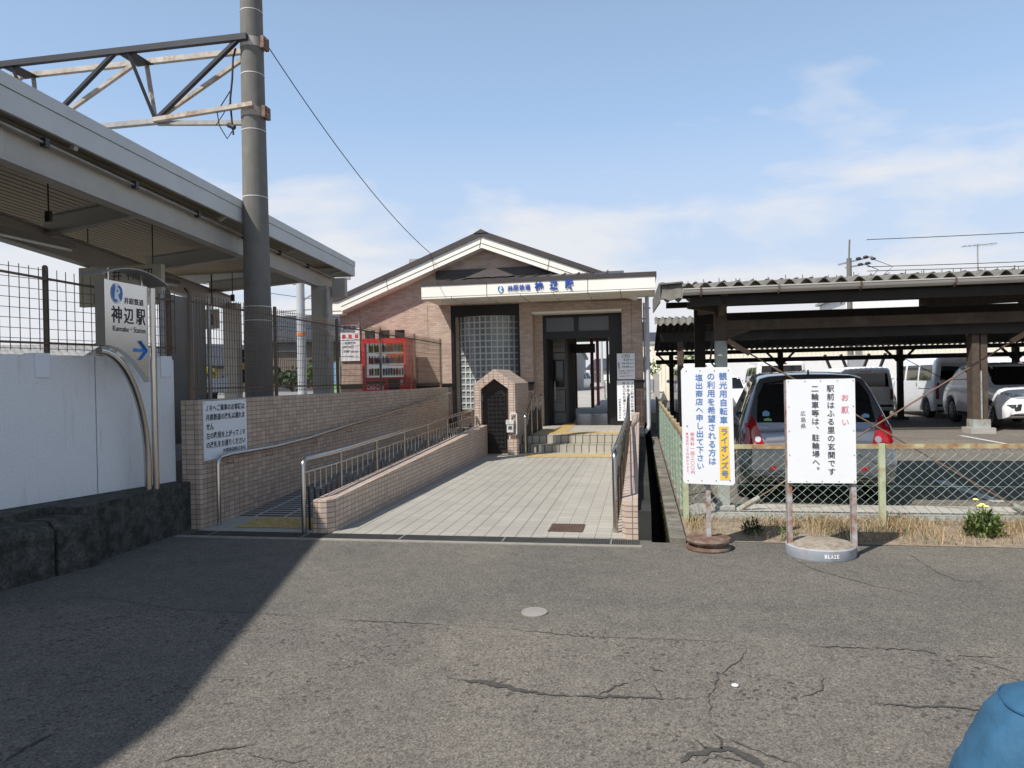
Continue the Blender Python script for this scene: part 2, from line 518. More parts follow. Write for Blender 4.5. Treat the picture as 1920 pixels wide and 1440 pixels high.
class MB:
    def __init__(s):
        s.v = []; s.f = []; s.mi = []; s.cur = 0

    def mat(s, i):
        s.cur = i
        return s

    def add(s, vs, fs):
        k = len(s.v)
        s.v += [tuple(q) for q in vs]
        for f in fs:
            s.f.append(tuple(i + k for i in f)); s.mi.append(s.cur)
        return s

    def box(s, x0, x1, y0, y1, z0, z1):
        vs = [(x, y, z) for z in (z0, z1) for y in (y0, y1) for x in (x0, x1)]
        return s.add(vs, [(0, 2, 3, 1), (4, 5, 7, 6), (0, 1, 5, 4), (2, 6, 7, 3), (0, 4, 6, 2), (1, 3, 7, 5)])

    def hexa(s, p):
        """8 points: bottom 4 ccw, top 4 ccw"""
        return s.add(p, [(3, 2, 1, 0), (4, 5, 6, 7), (0, 1, 5, 4), (1, 2, 6, 5), (2, 3, 7, 6), (3, 0, 4, 7)])

    def quad(s, a, b, c, d):
        return s.add([a, b, c, d], [(0, 1, 2, 3)])

    def prism(s, poly, axis, a, b):
        """poly: 2D points; axis 'x' -> (y,z), 'y' -> (x,z), 'z' -> (x,y), extruded a..b along axis"""
        def P(q, t):
            return {'x': (t, q[0], q[1]), 'y': (q[0], t, q[1]), 'z': (q[0], q[1], t)}[axis]
        n_ = len(poly)
        vs = [P(q, a) for q in poly] + [P(q, b) for q in poly]
        fs = [tuple(range(n_ - 1, -1, -1)), tuple(range(n_, 2 * n_))]
        for i in range(n_):
            j = (i + 1) % n_
            fs.append((i, j, n_ + j, n_ + i))
        return s.add(vs, fs)

    def tube(s, pts, r, n_=8, r2=None, caps=True):
        pts = [Vector(p) for p in pts]
        m_ = len(pts)
        rings = []
        prev = None
        for i, p in enumerate(pts):
            t = (pts[min(i + 1, m_ - 1)] - pts[max(i - 1, 0)]).normalized()
            if prev is None:
                ref = Vector((0, 0, 1)) if abs(t.z) < 0.9 else Vector((1, 0, 0))
                x = t.cross(ref).normalized()
            else:
                x = (prev - t * prev.dot(t)).normalized()
            prev = x
            y = t.cross(x)
            rr = r if r2 is None else r + (r2 - r) * i / (m_ - 1)
            if isinstance(r, (list, tuple)):
                rr = r[i]
            rings.append([p + (x * math.cos(2 * math.pi * k / n_) + y * math.sin(2 * math.pi * k / n_)) * rr
                          for k in range(n_)])
        vs = [q for rg in rings for q in rg]
        fs = []
        for i in range(m_ - 1):
            for k in range(n_):
                j = (k + 1) % n_
                fs.append((i * n_ + k, i * n_ + j, (i + 1) * n_ + j, (i + 1) * n_ + k))
        if caps:
            fs.append(tuple(range(n_ - 1, -1, -1)))
            fs.append(tuple(range((m_ - 1) * n_, m_ * n_)))
        return s.add(vs, fs)

    def lathe(s, prof, c=(0, 0, 0), n_=32, axis='z'):
        vs = []
        for r_, h in prof:
            for k in range(n_):
                a = 2 * math.pi * k / n_
                x, y = r_ * math.cos(a), r_ * math.sin(a)
                q = {'z': (x, y, h), 'x': (h, x, y), 'y': (y, h, x)}[axis]
                vs.append((q[0] + c[0], q[1] + c[1], q[2] + c[2]))
        fs = []
        m_ = len(prof)
        for i in range(m_ - 1):
            for k in range(n_):
                j = (k + 1) % n_
                fs.append((i * n_ + k, i * n_ + j, (i + 1) * n_ + j, (i + 1) * n_ + k))
        fs.append(tuple(range(n_ - 1, -1, -1)))
        fs.append(tuple(range((m_ - 1) * n_, m_ * n_)))
        return s.add(vs, fs)

    def bar(s, a, b, w, h=None, upv=(0, 0, 1)):
        """rectangular bar between two points"""
        a, b = Vector(a), Vector(b)
        h = h or w
        t = (b - a).normalized()
        u_ = Vector(upv)
        if abs(t.dot(u_)) > 0.97:
            u_ = Vector((1, 0, 0))
        x = t.cross(u_).normalized() * (w / 2)
        y = x.cross(t).normalized() * (h / 2)
        p = [a - x - y, a + x - y, b + x - y, b - x - y, a - x + y, a + x + y, b + x + y, b - x + y]
        return s.hexa(p)

    def shape(s, poly, o, xd, yd, off=0.0):
        o, xd, yd = Vector(o), Vector(xd), Vector(yd)
        nn = xd.cross(yd).normalized() * off
        return s.add([o + xd * p[0] + yd * p[1] + nn for p in poly], [tuple(range(len(poly)))])

    def build(s, name, mats, parent=None, org=None, smooth=None):
        if isinstance(mats, str):
            mats = [mats]
        me = bpy.data.meshes.new(name)
        o0 = org if org is not None else (ORG.get(parent.name, (0, 0, 0)) if parent else (0, 0, 0))
        me.from_pydata([(v[0] - o0[0], v[1] - o0[1], v[2] - o0[2]) for v in s.v], [], s.f)
        for q in mats:
            me.materials.append(MATS[q])
        for p, i in zip(me.polygons, s.mi):
            p.material_index = i
        bm = bmesh.new(); bm.from_mesh(me)
        bmesh.ops.recalc_face_normals(bm, faces=bm.faces)
        bm.to_mesh(me); bm.free()
        # box-projected UVs in metres
        uvl = me.uv_layers.new(name='UVMap')
        for p in me.polygons:
            nx, ny, nz_ = (abs(q) for q in p.normal)
            for li in p.loop_indices:
                c = s.v[me.loops[li].vertex_index]
                if nz_ > 0.75:
                    uvl.data[li].uv = (c[0], c[1])
                elif nx > ny:
                    uvl.data[li].uv = (c[1], c[2])
                else:
                    uvl.data[li].uv = (c[0], c[2])
        if smooth is not None:
            me.polygons.foreach_set('use_smooth', [True] * len(me.polygons))
            me.set_sharp_from_angle(angle=R(smooth))
        ob = bpy.data.objects.new(name, me)
        COL.objects.link(ob)
        if parent:
            ob.parent = parent
            ORG[ob.name] = o0
        return ob


def tag(o, label, cat, group=None, kind=None):
    if label: o['label'] = label
    if cat: o['category'] = cat
    if group: o['group'] = group
    if kind: o['kind'] = kind
    return o


def thing(name, label, cat, loc, rot=0.0, group=None):
    """Empty at the base; parts are written in station coordinates unless rot is given"""
    o = bpy.data.objects.new(name, None)
    o.empty_display_size = 0.2
    COL.objects.link(o)
    o.location = W(*loc)
    o.rotation_euler = (0, 0, -A + rot)
    ORG[o.name] = (0, 0, 0) if rot else tuple(loc)
    return tag(o, label, cat, group)


def local(o):
    ORG[o.name] = (0, 0, 0)
    return o


def solo(mb, name, mats, label, cat, loc, group=None, smooth=None, kind=None, rot=0.0):
    ob = mb.build(name, mats, None, loc if not rot else (0, 0, 0), smooth)
    ob.location = W(*loc)
    ob.rotation_euler = (0, 0, -A + rot)
    ORG[ob.name] = loc if not rot else (0, 0, 0)
    if kind:
        tag(ob, label, cat, group, kind)
    else:
        tag(ob, label, cat, group)
    return ob


def struct(mb, name, mats, smooth=None, kind='structure'):
    ob = mb.build(name, mats, None, (0, 0, 0), smooth)
    ob.rotation_euler = (0, 0, -A)
    ob['kind'] = kind
    return ob


def copy_tree(o, parent=None):
    c = o.copy()
    COL.objects.link(c)
    if parent:
        c.parent = parent
    for ch in list(o.children):
        copy_tree(ch, c)
    ORG[c.name] = ORG.get(o.name, (0, 0, 0))
    return c


# ------------------------------------------------------------------ lettering
_TC = {}


def text_geo(st, bold=0.0, shear=0.0):
    key = (st, bold, shear)
    if key in _TC:
        return _TC[key]
    c = bpy.data.curves.new('t', 'FONT')
    c.body = st
    c.fill_mode = 'FRONT'
    c.resolution_u = 3
    c.offset = bold
    c.shear = shear
    o = bpy.data.objects.new('t', c)
    COL.objects.link(o)
    bpy.context.view_layer.update()
    me = bpy.data.meshes.new_from_object(o.evaluated_get(bpy.context.evaluated_depsgraph_get()))
    vs = [tuple(v.co) for v in me.vertices]
    fs = [tuple(p.vertices) for p in me.polygons]
    bpy.data.objects.remove(o)
    bpy.data.curves.remove(c)
    bpy.data.meshes.remove(me)
    if vs:
        x0 = min(v[0] for v in vs); x1 = max(v[0] for v in vs)
        y0 = min(v[1] for v in vs); y1 = max(v[1] for v in vs)
    else:
        x0 = x1 = y0 = y1 = 0
    _TC[key] = (vs, fs, x0, x1, y0, y1)
    return _TC[key]


def put_text(mb, st, o, xd, yd, width=None, height=None, off=0.003, bold=0.012, align='L', shear=0.0):
    """a line of text fitted to width (m) and/or height (m); o = lower left corner (or centre / right)"""
    vs, fs, x0, x1, y0, y1 = text_geo(st, bold, shear)
    if not vs:
        return
    o, xd, yd = Vector(o), Vector(xd).normalized(), Vector(yd).normalized()
    sx = width / (x1 - x0) if width else height / (y1 - y0)
    sy = height / (y1 - y0) if height else sx
    w = (x1 - x0) * sx
    dx = {'L': 0, 'C': -w / 2, 'R': -w}[align]
    nn = xd.cross(yd).normalized() * off
    mb.add([o + xd * ((v[0] - x0) * sx + dx) + yd * ((v[1] - y0) * sy) + nn for v in vs], fs)


def put_char(mb, ch, cx, cz, size, o, xd, yd, off=0.003, bold=0.012):
    """one full-width character in an em box of size (m), centred at (cx, cz) of the sign plane"""
    vs, fs, x0, x1, y0, y1 = text_geo(ch, bold)
    if not vs:
        return
    o, xd, yd = Vector(o), Vector(xd).normalized(), Vector(yd).normalized()
    em = 1.02
    s_ = size / em
    if ord(ch) > 0x2000:
        ox, oy = 0.5, 0.34
    else:
        ox, oy = (x0 + x1) / 2, 0.35
    ax = ay = 0.0
    if ch in '、。':
        ax, ay = 0.55 * size, 0.55 * size
    nn = xd.cross(yd).normalized() * off
    mb.add([o + xd * ((v[0] - ox) * s_ + cx + ax) + yd * ((v[1] - oy) * s_ + cz + ay) + nn for v in vs], fs)


def put_column(mb, st, cx, ztop, zbot, size, o, xd, yd, bold=0.012):
    k = len(st)
    for i, ch in enumerate(st):
        z = ztop - (ztop - zbot) * (i + 0.5) / k
        put_char(mb, ch, cx, z, size, o, xd, yd, 0.003, bold)


def logo(mb_blue, mb_white, o, xd, yd, r, off=0.003):
    """blue egg-shaped emblem with a white letter-like stroke and pale cap"""
    el_ = [(math.cos(a) * r * 0.88, math.sin(a) * r * 1.12) for a in [2 * math.pi * k / 36 for k in range(36)]]
    mb_white.shape(el_, o, xd, yd, off)
    left = [(-0.86, -0.05), (-0.8, 0.45), (-0.55, 0.82), (-0.3, 0.98), (-0.2, 0.6), (-0.32, 0.1), (-0.38, -0.62),
            (-0.1, -0.62), (0.1, -0.95), (-0.45, -0.93), (-0.75, -0.5)]
    mb_blue.shape([(x * r, y * r) for x, y in left], o, xd, yd, off + 0.002)
    right = [(0.05, 0.7), (0.4, 0.9), (0.75, 0.6), (0.88, 0.1), (0.8, -0.45), (0.55, -0.82), (0.3, -0.45), (0.18, -0.12),
             (0.42, 0.02), (0.5, 0.3), (0.4, 0.52)]
    mb_blue.shape([(x * r, y * r) for x, y in right], o, xd, yd, off + 0.002)
    hole = [(-0.02, 0.12), (0.14, 0.14), (0.2, 0.3), (0.12, 0.42), (-0.02, 0.42)]
    mb_blue.shape([(x * r, y * r) for x, y in hole], o, xd, yd, off + 0.002)


X, Y, Z = (1, 0, 0), (0, 1, 0), (0, 0, 1)

# ================================================================== SETTING
g = MB()
g.quad((-400, -60, 0), (400, -60, 0), (400, 6.55, 0), (-400, 6.55, 0))
g.quad((-400, 6.55, 0), (0.07, 6.55, 0), (0.07, 600, 0), (-400, 600, 0))
g.quad((0.23, 6.55, 0), (400, 6.55, 0), (400, 30, 0), (0.23, 30, 0))
g.quad((0.07, 30, 0), (400, 30, 0), (400, 600, 0), (0.07, 600, 0))
ground = struct(g, 'ground', 'road_asphalt')

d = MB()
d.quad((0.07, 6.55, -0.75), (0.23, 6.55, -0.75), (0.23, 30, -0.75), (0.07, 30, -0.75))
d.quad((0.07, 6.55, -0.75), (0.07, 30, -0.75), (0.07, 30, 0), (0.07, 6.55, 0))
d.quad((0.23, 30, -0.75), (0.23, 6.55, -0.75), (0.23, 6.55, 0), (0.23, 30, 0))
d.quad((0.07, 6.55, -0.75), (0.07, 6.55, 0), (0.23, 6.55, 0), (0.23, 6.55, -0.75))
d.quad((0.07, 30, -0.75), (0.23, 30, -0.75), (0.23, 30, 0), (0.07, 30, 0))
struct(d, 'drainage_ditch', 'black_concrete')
solo(MB().box(-0.05, 0.07, 6.62, 17.0, 0.002, 0.27), 'ditch_wall', 'black_concrete',
     'low blackened concrete wall between the tiled kerb wall and the open ditch', 'wall', (0, 6.6, 0))
solo(MB().box(0.23, 0.37, 6.52, 26, 0.0, 0.05), 'ditch_kerb', 'dirty_concrete',
     'long stained concrete kerb along the ditch beside the green fence', 'kerb', (0.3, 6.5, 0))
moss = MB()
for i in range(420):
    v = 6.7 + 6.5 * random.random() ** 1.6
    z = -0.02 - 0.35 * random.random() ** 2
    s_ = 0.012 + 0.02 * random.random()
    moss.add([(0.229, v, z), (0.229 - s_, v + s_, z + s_ * .3), (0.229 - s_ * .6, v - s_ * .5, z + s_ * 1.2),
              (0.229, v + s_ * .5, z + s_)], [(0, 1, 2), (0, 1, 3), (1, 2, 3), (0, 2, 3)])
struct(moss, 'moss', 'moss', kind='stuff')

# parking ground behind the fence
pk = MB().quad((0.4, 7.9, 0.004), (40, 7.9, 0.004), (40, 60, 0.004), (0.4, 60, 0.004))
struct(pk, 'parking_lot', 'lot_asphalt')
st_ = MB().box(0.5, 14, 7.75, 8.42, 0.0, 0.035)
struct(st_, 'concrete_strip', 'concrete')
vg = MB().quad((0.37, 6.62, 0.004), (14, 6.62, 0.004), (14, 7.75, 0.004), (0.37, 7.75, 0.004))
struct(vg, 'verge', 'soil')
ln = MB().quad((3.9, 8.9, 0.009), (4.05, 8.9, 0.009), (4.05, 10.6, 0.009), (3.9, 10.6, 0.009))
ln.quad((7.2, 12.5, 0.009), (7.3, 12.5, 0.009), (7.3, 18.0, 0.009), (7.2, 18.0, 0.009))
ln.build('bay_line', 'band_white', bpy.data.objects['parking_lot'], (0, 0, 0))


# asphalt cracks and patches
def crack(pts, w):
    mb = MB()
    L, Rr = [], []
    P = []
    for (a, b) in zip(pts[:-1], pts[1:]):
        k = max(4, int(math.hypot(b[0] - a[0], b[1] - a[1]) / .022))
        for i in range(k):
            t = i / k
            P.append((a[0] + (b[0] - a[0]) * t + random.uniform(-.008, .008),
                      a[1] + (b[1] - a[1]) * t + random.uniform(-.010, .010)))
    P.append(pts[-1])
    el_ = er_ = w * .5
    for i, p in enumerate(P):
        q = P[min(i + 2, len(P) - 1)]; o_ = P[max(i - 2, 0)]
        t = Vector((q[0] - o_[0], q[1] - o_[1])).normalized()
        fade = min(1, 0.15 + 4 * min(i, len(P) - 1 - i) / len(P))
        el_ = max(.06 * w, min(1.3 * w, el_ + random.uniform(-.35, .35) * w))
        er_ = max(.06 * w, min(1.3 * w, er_ + random.uniform(-.35, .35) * w))
        L.append((p[0] - t.y * el_ * fade, p[1] + t.x * el_ * fade, 0.004)); Rr.append((p[0] + t.y * er_ * fade, p[1] - t.x * er_ * fade, 0.004))
    n_ = len(P)
    mb.add(L + Rr, [(i, i + 1, n_ + i + 1, n_ + i) for i in range(n_ - 1)])
    o_ = mb.build('crack', 'crack_fill', ground, (0, 0, 0))
    return o_


crack([(-4.58, 4.37), (-3.87, 4.46), (-3.11, 4.28), (-2.51, 4.27), (-1.89, 4.21), (-1.13, 4.21), (-0.79, 4.18), (-0.34, 4.11), (0.27, 4.13), (0.56, 4.14)], 0.004)
crack([(0.84, 4.12), (1.39, 4.14), (1.63, 4.08), (1.93, 4.09)], 0.012)
crack([(1.57, 4.08), (1.71, 3.99), (1.81, 3.89)], 0.006)
crack([(-0.99, 3.46), (-0.76, 3.41), (-0.53, 3.34), (-0.38, 3.33), (-0.15, 3.35), (0.08, 3.36)], 0.028)
crack([(-0.23, 3.35), (-0.13, 3.48), (-0.02, 3.57), (0.04, 3.48), (0.07, 3.37)], 0.015)
crack([(-0.73, 3.40), (-0.69, 3.47), (-0.63, 3.53)], 0.009)
crack([(0.01, 3.73), (0.09, 3.66)], 0.012)
crack([(0.08, 3.36), (0.24, 3.39), (0.32, 3.42)], 0.005)
crack([(0.55, 4.06), (0.48, 3.86), (0.36, 3.68), (0.29, 3.40), (0.27, 3.14)], 0.004)
crack([(0.12, 2.80), (0.18, 2.88), (0.25, 2.93), (0.33, 2.94), (0.40, 2.87), (0.44, 2.80)], 0.026)
crack([(0.2, 2.82), (0.27, 2.88), (0.36, 2.86)], 0.024)
crack([(0.29, 2.93), (0.30, 3.02), (0.27, 3.06)], 0.01)
crack([(0.24, 2.92), (0.19, 3.0)], 0.01)
crack([(0.32, 3.03), (0.45, 2.92), (0.57, 2.86)], 0.008)
crack([(-1.92, 2.52), (-1.81, 2.61), (-1.70, 2.66), (-1.61, 2.71)], 0.009)
crack([(-1.68, 2.64), (-1.45, 2.60), (-1.27, 2.61)], 0.007)
crack([(-2.54, 2.41), (-2.55, 2.53), (-2.53, 2.66)], 0.018)
crack([(1.17, 6.12), (1.29, 5.72), (1.59, 5.34), (1.92, 5.13)], 0.004)
crack([(2.14, 6.49), (2.15, 5.74), (2.21, 5.54), (2.61, 5.52)], 0.004)
crack([(1.01, 3.44), (1.15, 3.43), (1.37, 3.44), (1.49, 3.44)], 0.012)
crack([(0.70, 3.45), (0.81, 3.55), (0.86, 3.71)], 0.004)

# plaza, ramp, steps, landing
pz = MB().quad((-3.05, 6.60, 0.012), (-0.17, 6.60, 0.012), (-0.17, 14.3, 0.012), (-3.05, 14.3, 0.012))
struct(pz, 'plaza_paving', 'plaza_tile')
sideq = MB().quad((-0.95, 6.62, 0.015), (-0.18, 6.62, 0.015), (-0.18, 13.2, 0.015), (-0.95, 13.2, 0.015))
sideq.build('paving_strip', 'cross_tile', bpy.data.objects['plaza_paving'], (0, 0, 0))
rm = MB().quad((-4.53, 6.6, 0.012), (-3.25, 6.6, 0.012), (-3.25, 7.35, 0.012), (-4.53, 7.35, 0.012))
struct(rm, 'ramp_apron', 'cross_tile')
rm = MB().quad((-4.53, 7.35, 0.012), (-3.25, 7.35, 0.012), (-3.25, 14.0, 0.34), (-4.53, 14.0, 0.34))
struct(rm, 'ramp', 'ramp_tile')
kb = MB().box(-4.6, -0.02, 6.335, 6.40, 0.0, 0.008)
struct(kb, 'kerb_line', 'kerb_beige')
sp = MB().box(-2.45, -0.17, 14.3, 14.62, 0.0, 0.165)
sp.box(-2.45, -0.17, 14.62, 14.95, 0.0, 0.33)
struct(sp, 'steps', 'step_tile')
ld = MB().box(-7.6, -2.452, 15.62, 17.6, 0.0, 0.325)
ld.box(-4.53, -3.32, 14.0, 15.615, 0.0, 0.33)
ld.box(-2.452, 0.05, 14.95, 17.7, 0.0, 0.33)
struct(ld, 'landing', 'cross_tile')
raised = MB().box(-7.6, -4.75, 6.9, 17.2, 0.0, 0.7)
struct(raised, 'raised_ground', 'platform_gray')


def tactile(u0, u1, v0, v1, z, bars='v', mat_='tactile_yellow', pitch=0.05, label=None):
    mb = MB().mat(1).box(u0, u1, v0, v1, z, z + 0.004).mat(0)
    if bars == 'v':
        k = int((u1 - u0) / pitch)
        for i in range(k):
            a = u0 + (i + 0.28) * pitch
            mb.box(a, a + pitch * 0.5, v0 + 0.012, v1 - 0.012, z + 0.004, z + 0.011)
    else:
        for i in range(int((u1 - u0) / pitch)):
            for j in range(int((v1 - v0) / pitch)):
                a = u0 + (i + .25) * pitch; b_ = v0 + (j + .25) * pitch
                mb.box(a, a + pitch * .5, b_, b_ + pitch * .5, z + .004, z + .010)
    return solo(mb, 'tactile_strip', [mat_, 'tactile_dull' if bars == 'd' else 'tactile_base'], label, 'tactile paving', ((u0 + u1) / 2, v0, z))


tactile(-2.22, -0.42, 13.38, 13.86, 0.016, label='yellow ridged tactile strip on the plaza at the foot of the steps')
tactile(-2.2, -0.35, 15.02, 15.42, 0.332, label='yellow ridged tactile strip along the top step edge')
tactile(-1.95, -1.62, 15.43, 18.6, 0.332, label='yellow tactile strip leading from the top step in through the doorway')
tactile(-2.9, -1.96, 16.1, 16.4, 0.332, label='short yellow tactile strip on the landing beside the steel stair rail')
tactile(-4.2, -3.34, 6.78, 7.3, 0.016, 'd', 'tactile_dull', 0.06, label='dull yellow dotted tactile pad at the foot of the ramp')

# drain grate at the road edge
gr = thing('drain_grate', 'long steel drain grate across the front of the tiled plaza', 'drain', (-2.3, 6.5, 0))
MB().box(-4.5, -0.04, 6.40, 6.60, 0.0, 0.003).build('channel', 'black_concrete', gr)
mb = MB()
for i in range(int(4.44 / 0.02)):
    a = -4.49 + i * 0.02
    mb.box(a, a + 0.005, 6.405, 6.595, 0.003, 0.012)
for vv in (6.402, 6.45, 6.5, 6.55, 6.592):
    mb.box(-4.5, -0.04, vv, vv + 0.006, 0.003, 0.011)
mb.build('bars', 'grate_steel', gr)
for k in range(5):
    MB().box(-4.5 + k * 0.995 + 0.22, -4.5 + k * 0.995 + 0.235, 6.403, 6.598, 0.003, 0.0135).build('divider', 'galv', gr)

ic = MB().box(-0.92, -0.58, 6.84, 7.2, 0.016, 0.022)
for i in range(12):
    ic.box(-0.91 + i * 0.027, -0.895 + i * 0.027, 6.85, 7.19, 0.022, 0.027)
solo(ic, 'iron_cover', 'iron_cover', 'rusty square iron drain cover set in the plaza tiles', 'drain cover', (-0.75, 7, 0))
solo(MB().box(-0.36, -0.25, 9.3, 9.55, 0.016, 0.022), 'drain_cover', 'iron_cover',
     'small rusty drain cover beside the right steel railing', 'drain cover', (-0.3, 9.4, 0))
mh = MB().lathe([(0.085, 0.0), (0.085, 0.008), (0.08, 0.011), (0.068, 0.009), (0.0, 0.010)], (-0.7, 4.5, 0), 32)
solo(mh, 'manhole_cover', 'manhole', 'small round pale manhole cover in the asphalt road', 'manhole cover', (-0.7, 4.5, 0))
lid = MB().lathe([(0.017, 0.004), (0.016, 0.008), (0.008, 0.010), (0, 0.008)], (0.42, 3.55, 0), 16)
solo(lid, 'survey_marker', 'b_white', 'tiny round white survey marker in the asphalt right of the manhole', 'marker', (0.42, 3.55, 0))

# ================================================================== LEFT WALL, BLOCKS
wl = thing('boundary_wall', 'white roughcast wall of tall panels on a dark mossy concrete base', 'wall', (-4.84, 6.72, 0), R(-14.7))
mb = MB()
for i, (y0, y1) in enumerate(((-0.86, 0.0), (-1.83, -0.872), (-2.80, -1.842), (-3.8, -2.812))):
    mb.prism([(y0, 0.5), (y1, 0.5), (y1, 1.77 if i == 0 else 1.8), (y1 - 0.03, 1.8), (y0, 1.8)], 'x', -0.14, 0.0)
mb.build('wall_panel', 'white_wall', wl)
MB().box(-0.12, -0.02, -3.8, -0.01, 0.5, 1.785).build('joint', 'groove_beige', wl)
for y in (-0.16, -1.42, -2.7):
    MB().box(-0.15, 0.012, y, y + 0.13, 1.60, 1.815).build('post_bracket', 'sign_white_clean', wl)
b_ = MB()
b_.prism([(-4.63, 5.2), (-4.66, 6.70), (-4.95, 6.72), (-5.6, 4.2), (-4.95, 4.2), (-4.95, 5.2)], 'z', 0.0, 0.5)
solo(b_, 'wall_base', 'dark_concrete', 'dark stained concrete footing below the white wall beside the steel sign pole', 'wall base', (-4.8, 6, 0))
for (v0, v1, lb) in ((3.2, 4.9, 'long mossy precast concrete kerb block at the left edge of the road'),
                     (4.93, 5.28, 'short mossy precast concrete kerb block nearest the steel sign pole')):
    mb = MB()
    f = lambda v: -4.71 + (v - 4.49) * 0.22
    prof = lambda v: [(f(v), v, 0), (f(v), v, .37), (f(v) - .08, v, .44), (f(v) - .32, v, .44), (f(v) - .32, v, 0)]
    p0, p1 = prof(v0), prof(v1)
    n_ = 5
    mb.add(p0 + p1, [(0, 1, 2, 3, 4), (9, 8, 7, 6, 5)] + [(i, (i + 1) % 5, 5 + (i + 1) % 5, 5 + i) for i in range(5)])
    solo(mb, 'kerb_block', 'dark_concrete', lb, 'kerb block', (-4.7, v0, 0), 'concrete kerb blocks at the road edge')
ms = MB()
for i in range(700):
    v = random.uniform(3.3, 5.1)
    u = -4.71 + (v - 4.49) * .22 - .32 - 0.02 - 0.22 * random.random()
    s_ = 0.012 + 0.02 * random.random()
    a = random.random() * 6.28
    ms.add([(u, v, .44), (u + s_ * math.cos(a), v + s_ * math.sin(a), .45 + s_), (u - s_ * math.sin(a), v + s_ * math.cos(a), .445 + s_)], [(0, 1, 2)])
ms.prism([(-5.05, 3.2), (-4.86, 5.2), (-5.2, 5.2), (-5.7, 3.2)], 'z', 0.0, 0.43)
struct(ms, 'moss_bed', 'moss', kind='stuff')


def mesh_fence(name, label, loc, rot, L, z0, z1, posts, vsp, hsp, z_end=None, post_z=None):
    """wire panels along local +y with posts at given y"""
    t = thing(name, label, 'fence', loc, rot)
    local(t)
    zt = lambda y: z1 if z_end is None else z1 + (z_end - z1) * y / L
    pp = [0] + [p for p in posts if 0 < p < L] + [L]
    pp = sorted(set(pp))
    for a, b in zip(pp[:-1], pp[1:]):
        mb = MB()
        k = max(1, int((b - a) / vsp))
        for i in range(k + 1):
            y = a + (b - a) * i / k
            mb.bar((0, y, z0), (0, y, zt(y)), 0.0052)
        nh = int((z1 - z0) / hsp)
        for j in range(nh + 1):
            z = z0 + (j + .2) * hsp
            if z > min(zt(a), zt(b)): break
            mb.bar((0.005, a, z), (0.005, b, z), 0.0052)
        mb.build('wire_panel', 'fence_brown', t)
        MB().bar((-.012, a, zt(a) - .09), (-.012, b, zt(b) - .09), 0.016, 0.020).build('rail', 'fence_brown', t)
        MB().bar((-.012, a, z0 + .07), (-.012, b, z0 + .07), 0.016, 0.020).build('rail', 'fence_brown', t)
    for p in posts:
        MB().tube([(-.04, p, z0 - .25), (-.04, p, zt(p) + 0.02), (-.04, p, zt(p) + .035)], [0.024, 0.024, 0.014], 12).build('post', 'fence_brown', t, smooth=40)
    return t


mesh_fence('mesh_fence', 'coarse brown wire mesh fence standing behind the white wall', (-5.84, 3.2, 0), R(-14.7), 3.75, 1.84, 2.72,
           [0.1, 2.42, 3.70], 0.080, 0.088, 2.5)
mesh_fence('mesh_fence', 'fine brown wire mesh fence on top of the long tiled ramp wall', (-4.64, 6.79, 0), 1e-6, 9.5, 1.40, 2.48,
           [0.0, 1.77, 3.69, 5.56, 7.56, 9.5], 0.05, 0.1)

# tiled wall beside ramp
tw = MB()
tw.prism([(-4.75, 6.70), (-4.55, 6.70), (-4.53, 6.72), (-4.53, 16.4), (-4.75, 16.4)], 'z', 0.0, 1.35)
solo(tw, 'ramp_wall', 'mosaic_tile', 'long brown tiled wall beside the ramp carrying the mesh fence', 'wall', (-4.6, 6.7, 0))
lw = MB()
prof = lambda v, h: None
zt = lambda v: 0.335 + (v - 6.62) * 0.27 / 7.4
n0 = []
pl = [(-3.25, 6.62), (-3.16, 6.60), (-3.10, 6.62), (-3.05, 6.70), (-3.05, 13.92), (-3.25, 13.92)]
vs = [(p[0], p[1], 0) for p in pl] + [(p[0], p[1], zt(p[1])) for p in pl]
lw.add(vs, [(5, 4, 3, 2, 1, 0), (6, 7, 8, 9, 10, 11)] + [(i, (i + 1) % 6, 6 + (i + 1) % 6, 6 + i) for i in range(6)])
solo(lw, 'low_wall', 'pale_mosaic_tile', 'low sloping pink tiled wall between the ramp and the plaza', 'wall', (-3.15, 6.6, 0))
rw = MB()
zt2 = lambda v: 0.33 + (v - 6.65) * 0.034
pl = [(-0.20, 6.70), (-0.16, 6.63), (-0.05, 6.63), (-0.052, 16.9), (-0.20, 16.9)]
vs = [(p[0], p[1], 0) for p in pl] + [(p[0], p[1], zt2(p[1])) for p in pl]
rw.add(vs, [(4, 3, 2, 1, 0), (5, 6, 7, 8, 9)] + [(i, (i + 1) % 5, 5 + (i + 1) % 5, 5 + i) for i in range(5)])
solo(rw, 'kerb_wall', 'pale_mosaic_tile', 'low pink tiled wall along the right side of the plaza by the ditch', 'wall', (-0.12, 6.6, 0))

# notice on the tiled wall
t = thing('notice_sign', 'white notice with black Japanese text fixed to the near end of the brown ramp wall', 'sign', (-4.53, 7.1, 0.7))
MB().box(-4.528, -4.515, 6.74, 7.56, 0.71, 1.335).build('board', 'sign_white_clean', t)
mb = MB()
O = (-4.515, 6.74, 0.71)
for i, (s_, w) in enumerate((('ＪＲへご乗車のお客様は', .74), ('井原鉄道の改札は通れま', .74), ('せん', .135), ('左の階段を上がってＪＲ', .74), ('の改札をお通りください', .74))):
    put_text(mb, s_, (O[0], O[1] + .035, O[2] + .515 - i * .098), Y, Z, width=w, height=.072, bold=0.018)
put_text(mb, '井原鉄道株式会社', (O[0], O[1] + .785, O[2] + .05), Y, Z, width=.45, height=.05, align='R')
mb.build('lettering', 'ink_black', t)
mb = MB()
for y, z in ((.02, .02), (.80, .02), (.02, .605), (.80, .605)):
    mb.tube([(O[0], O[1] + y, O[2] + z), (O[0] + .004, O[1] + y, O[2] + z)], 0.006, 8)
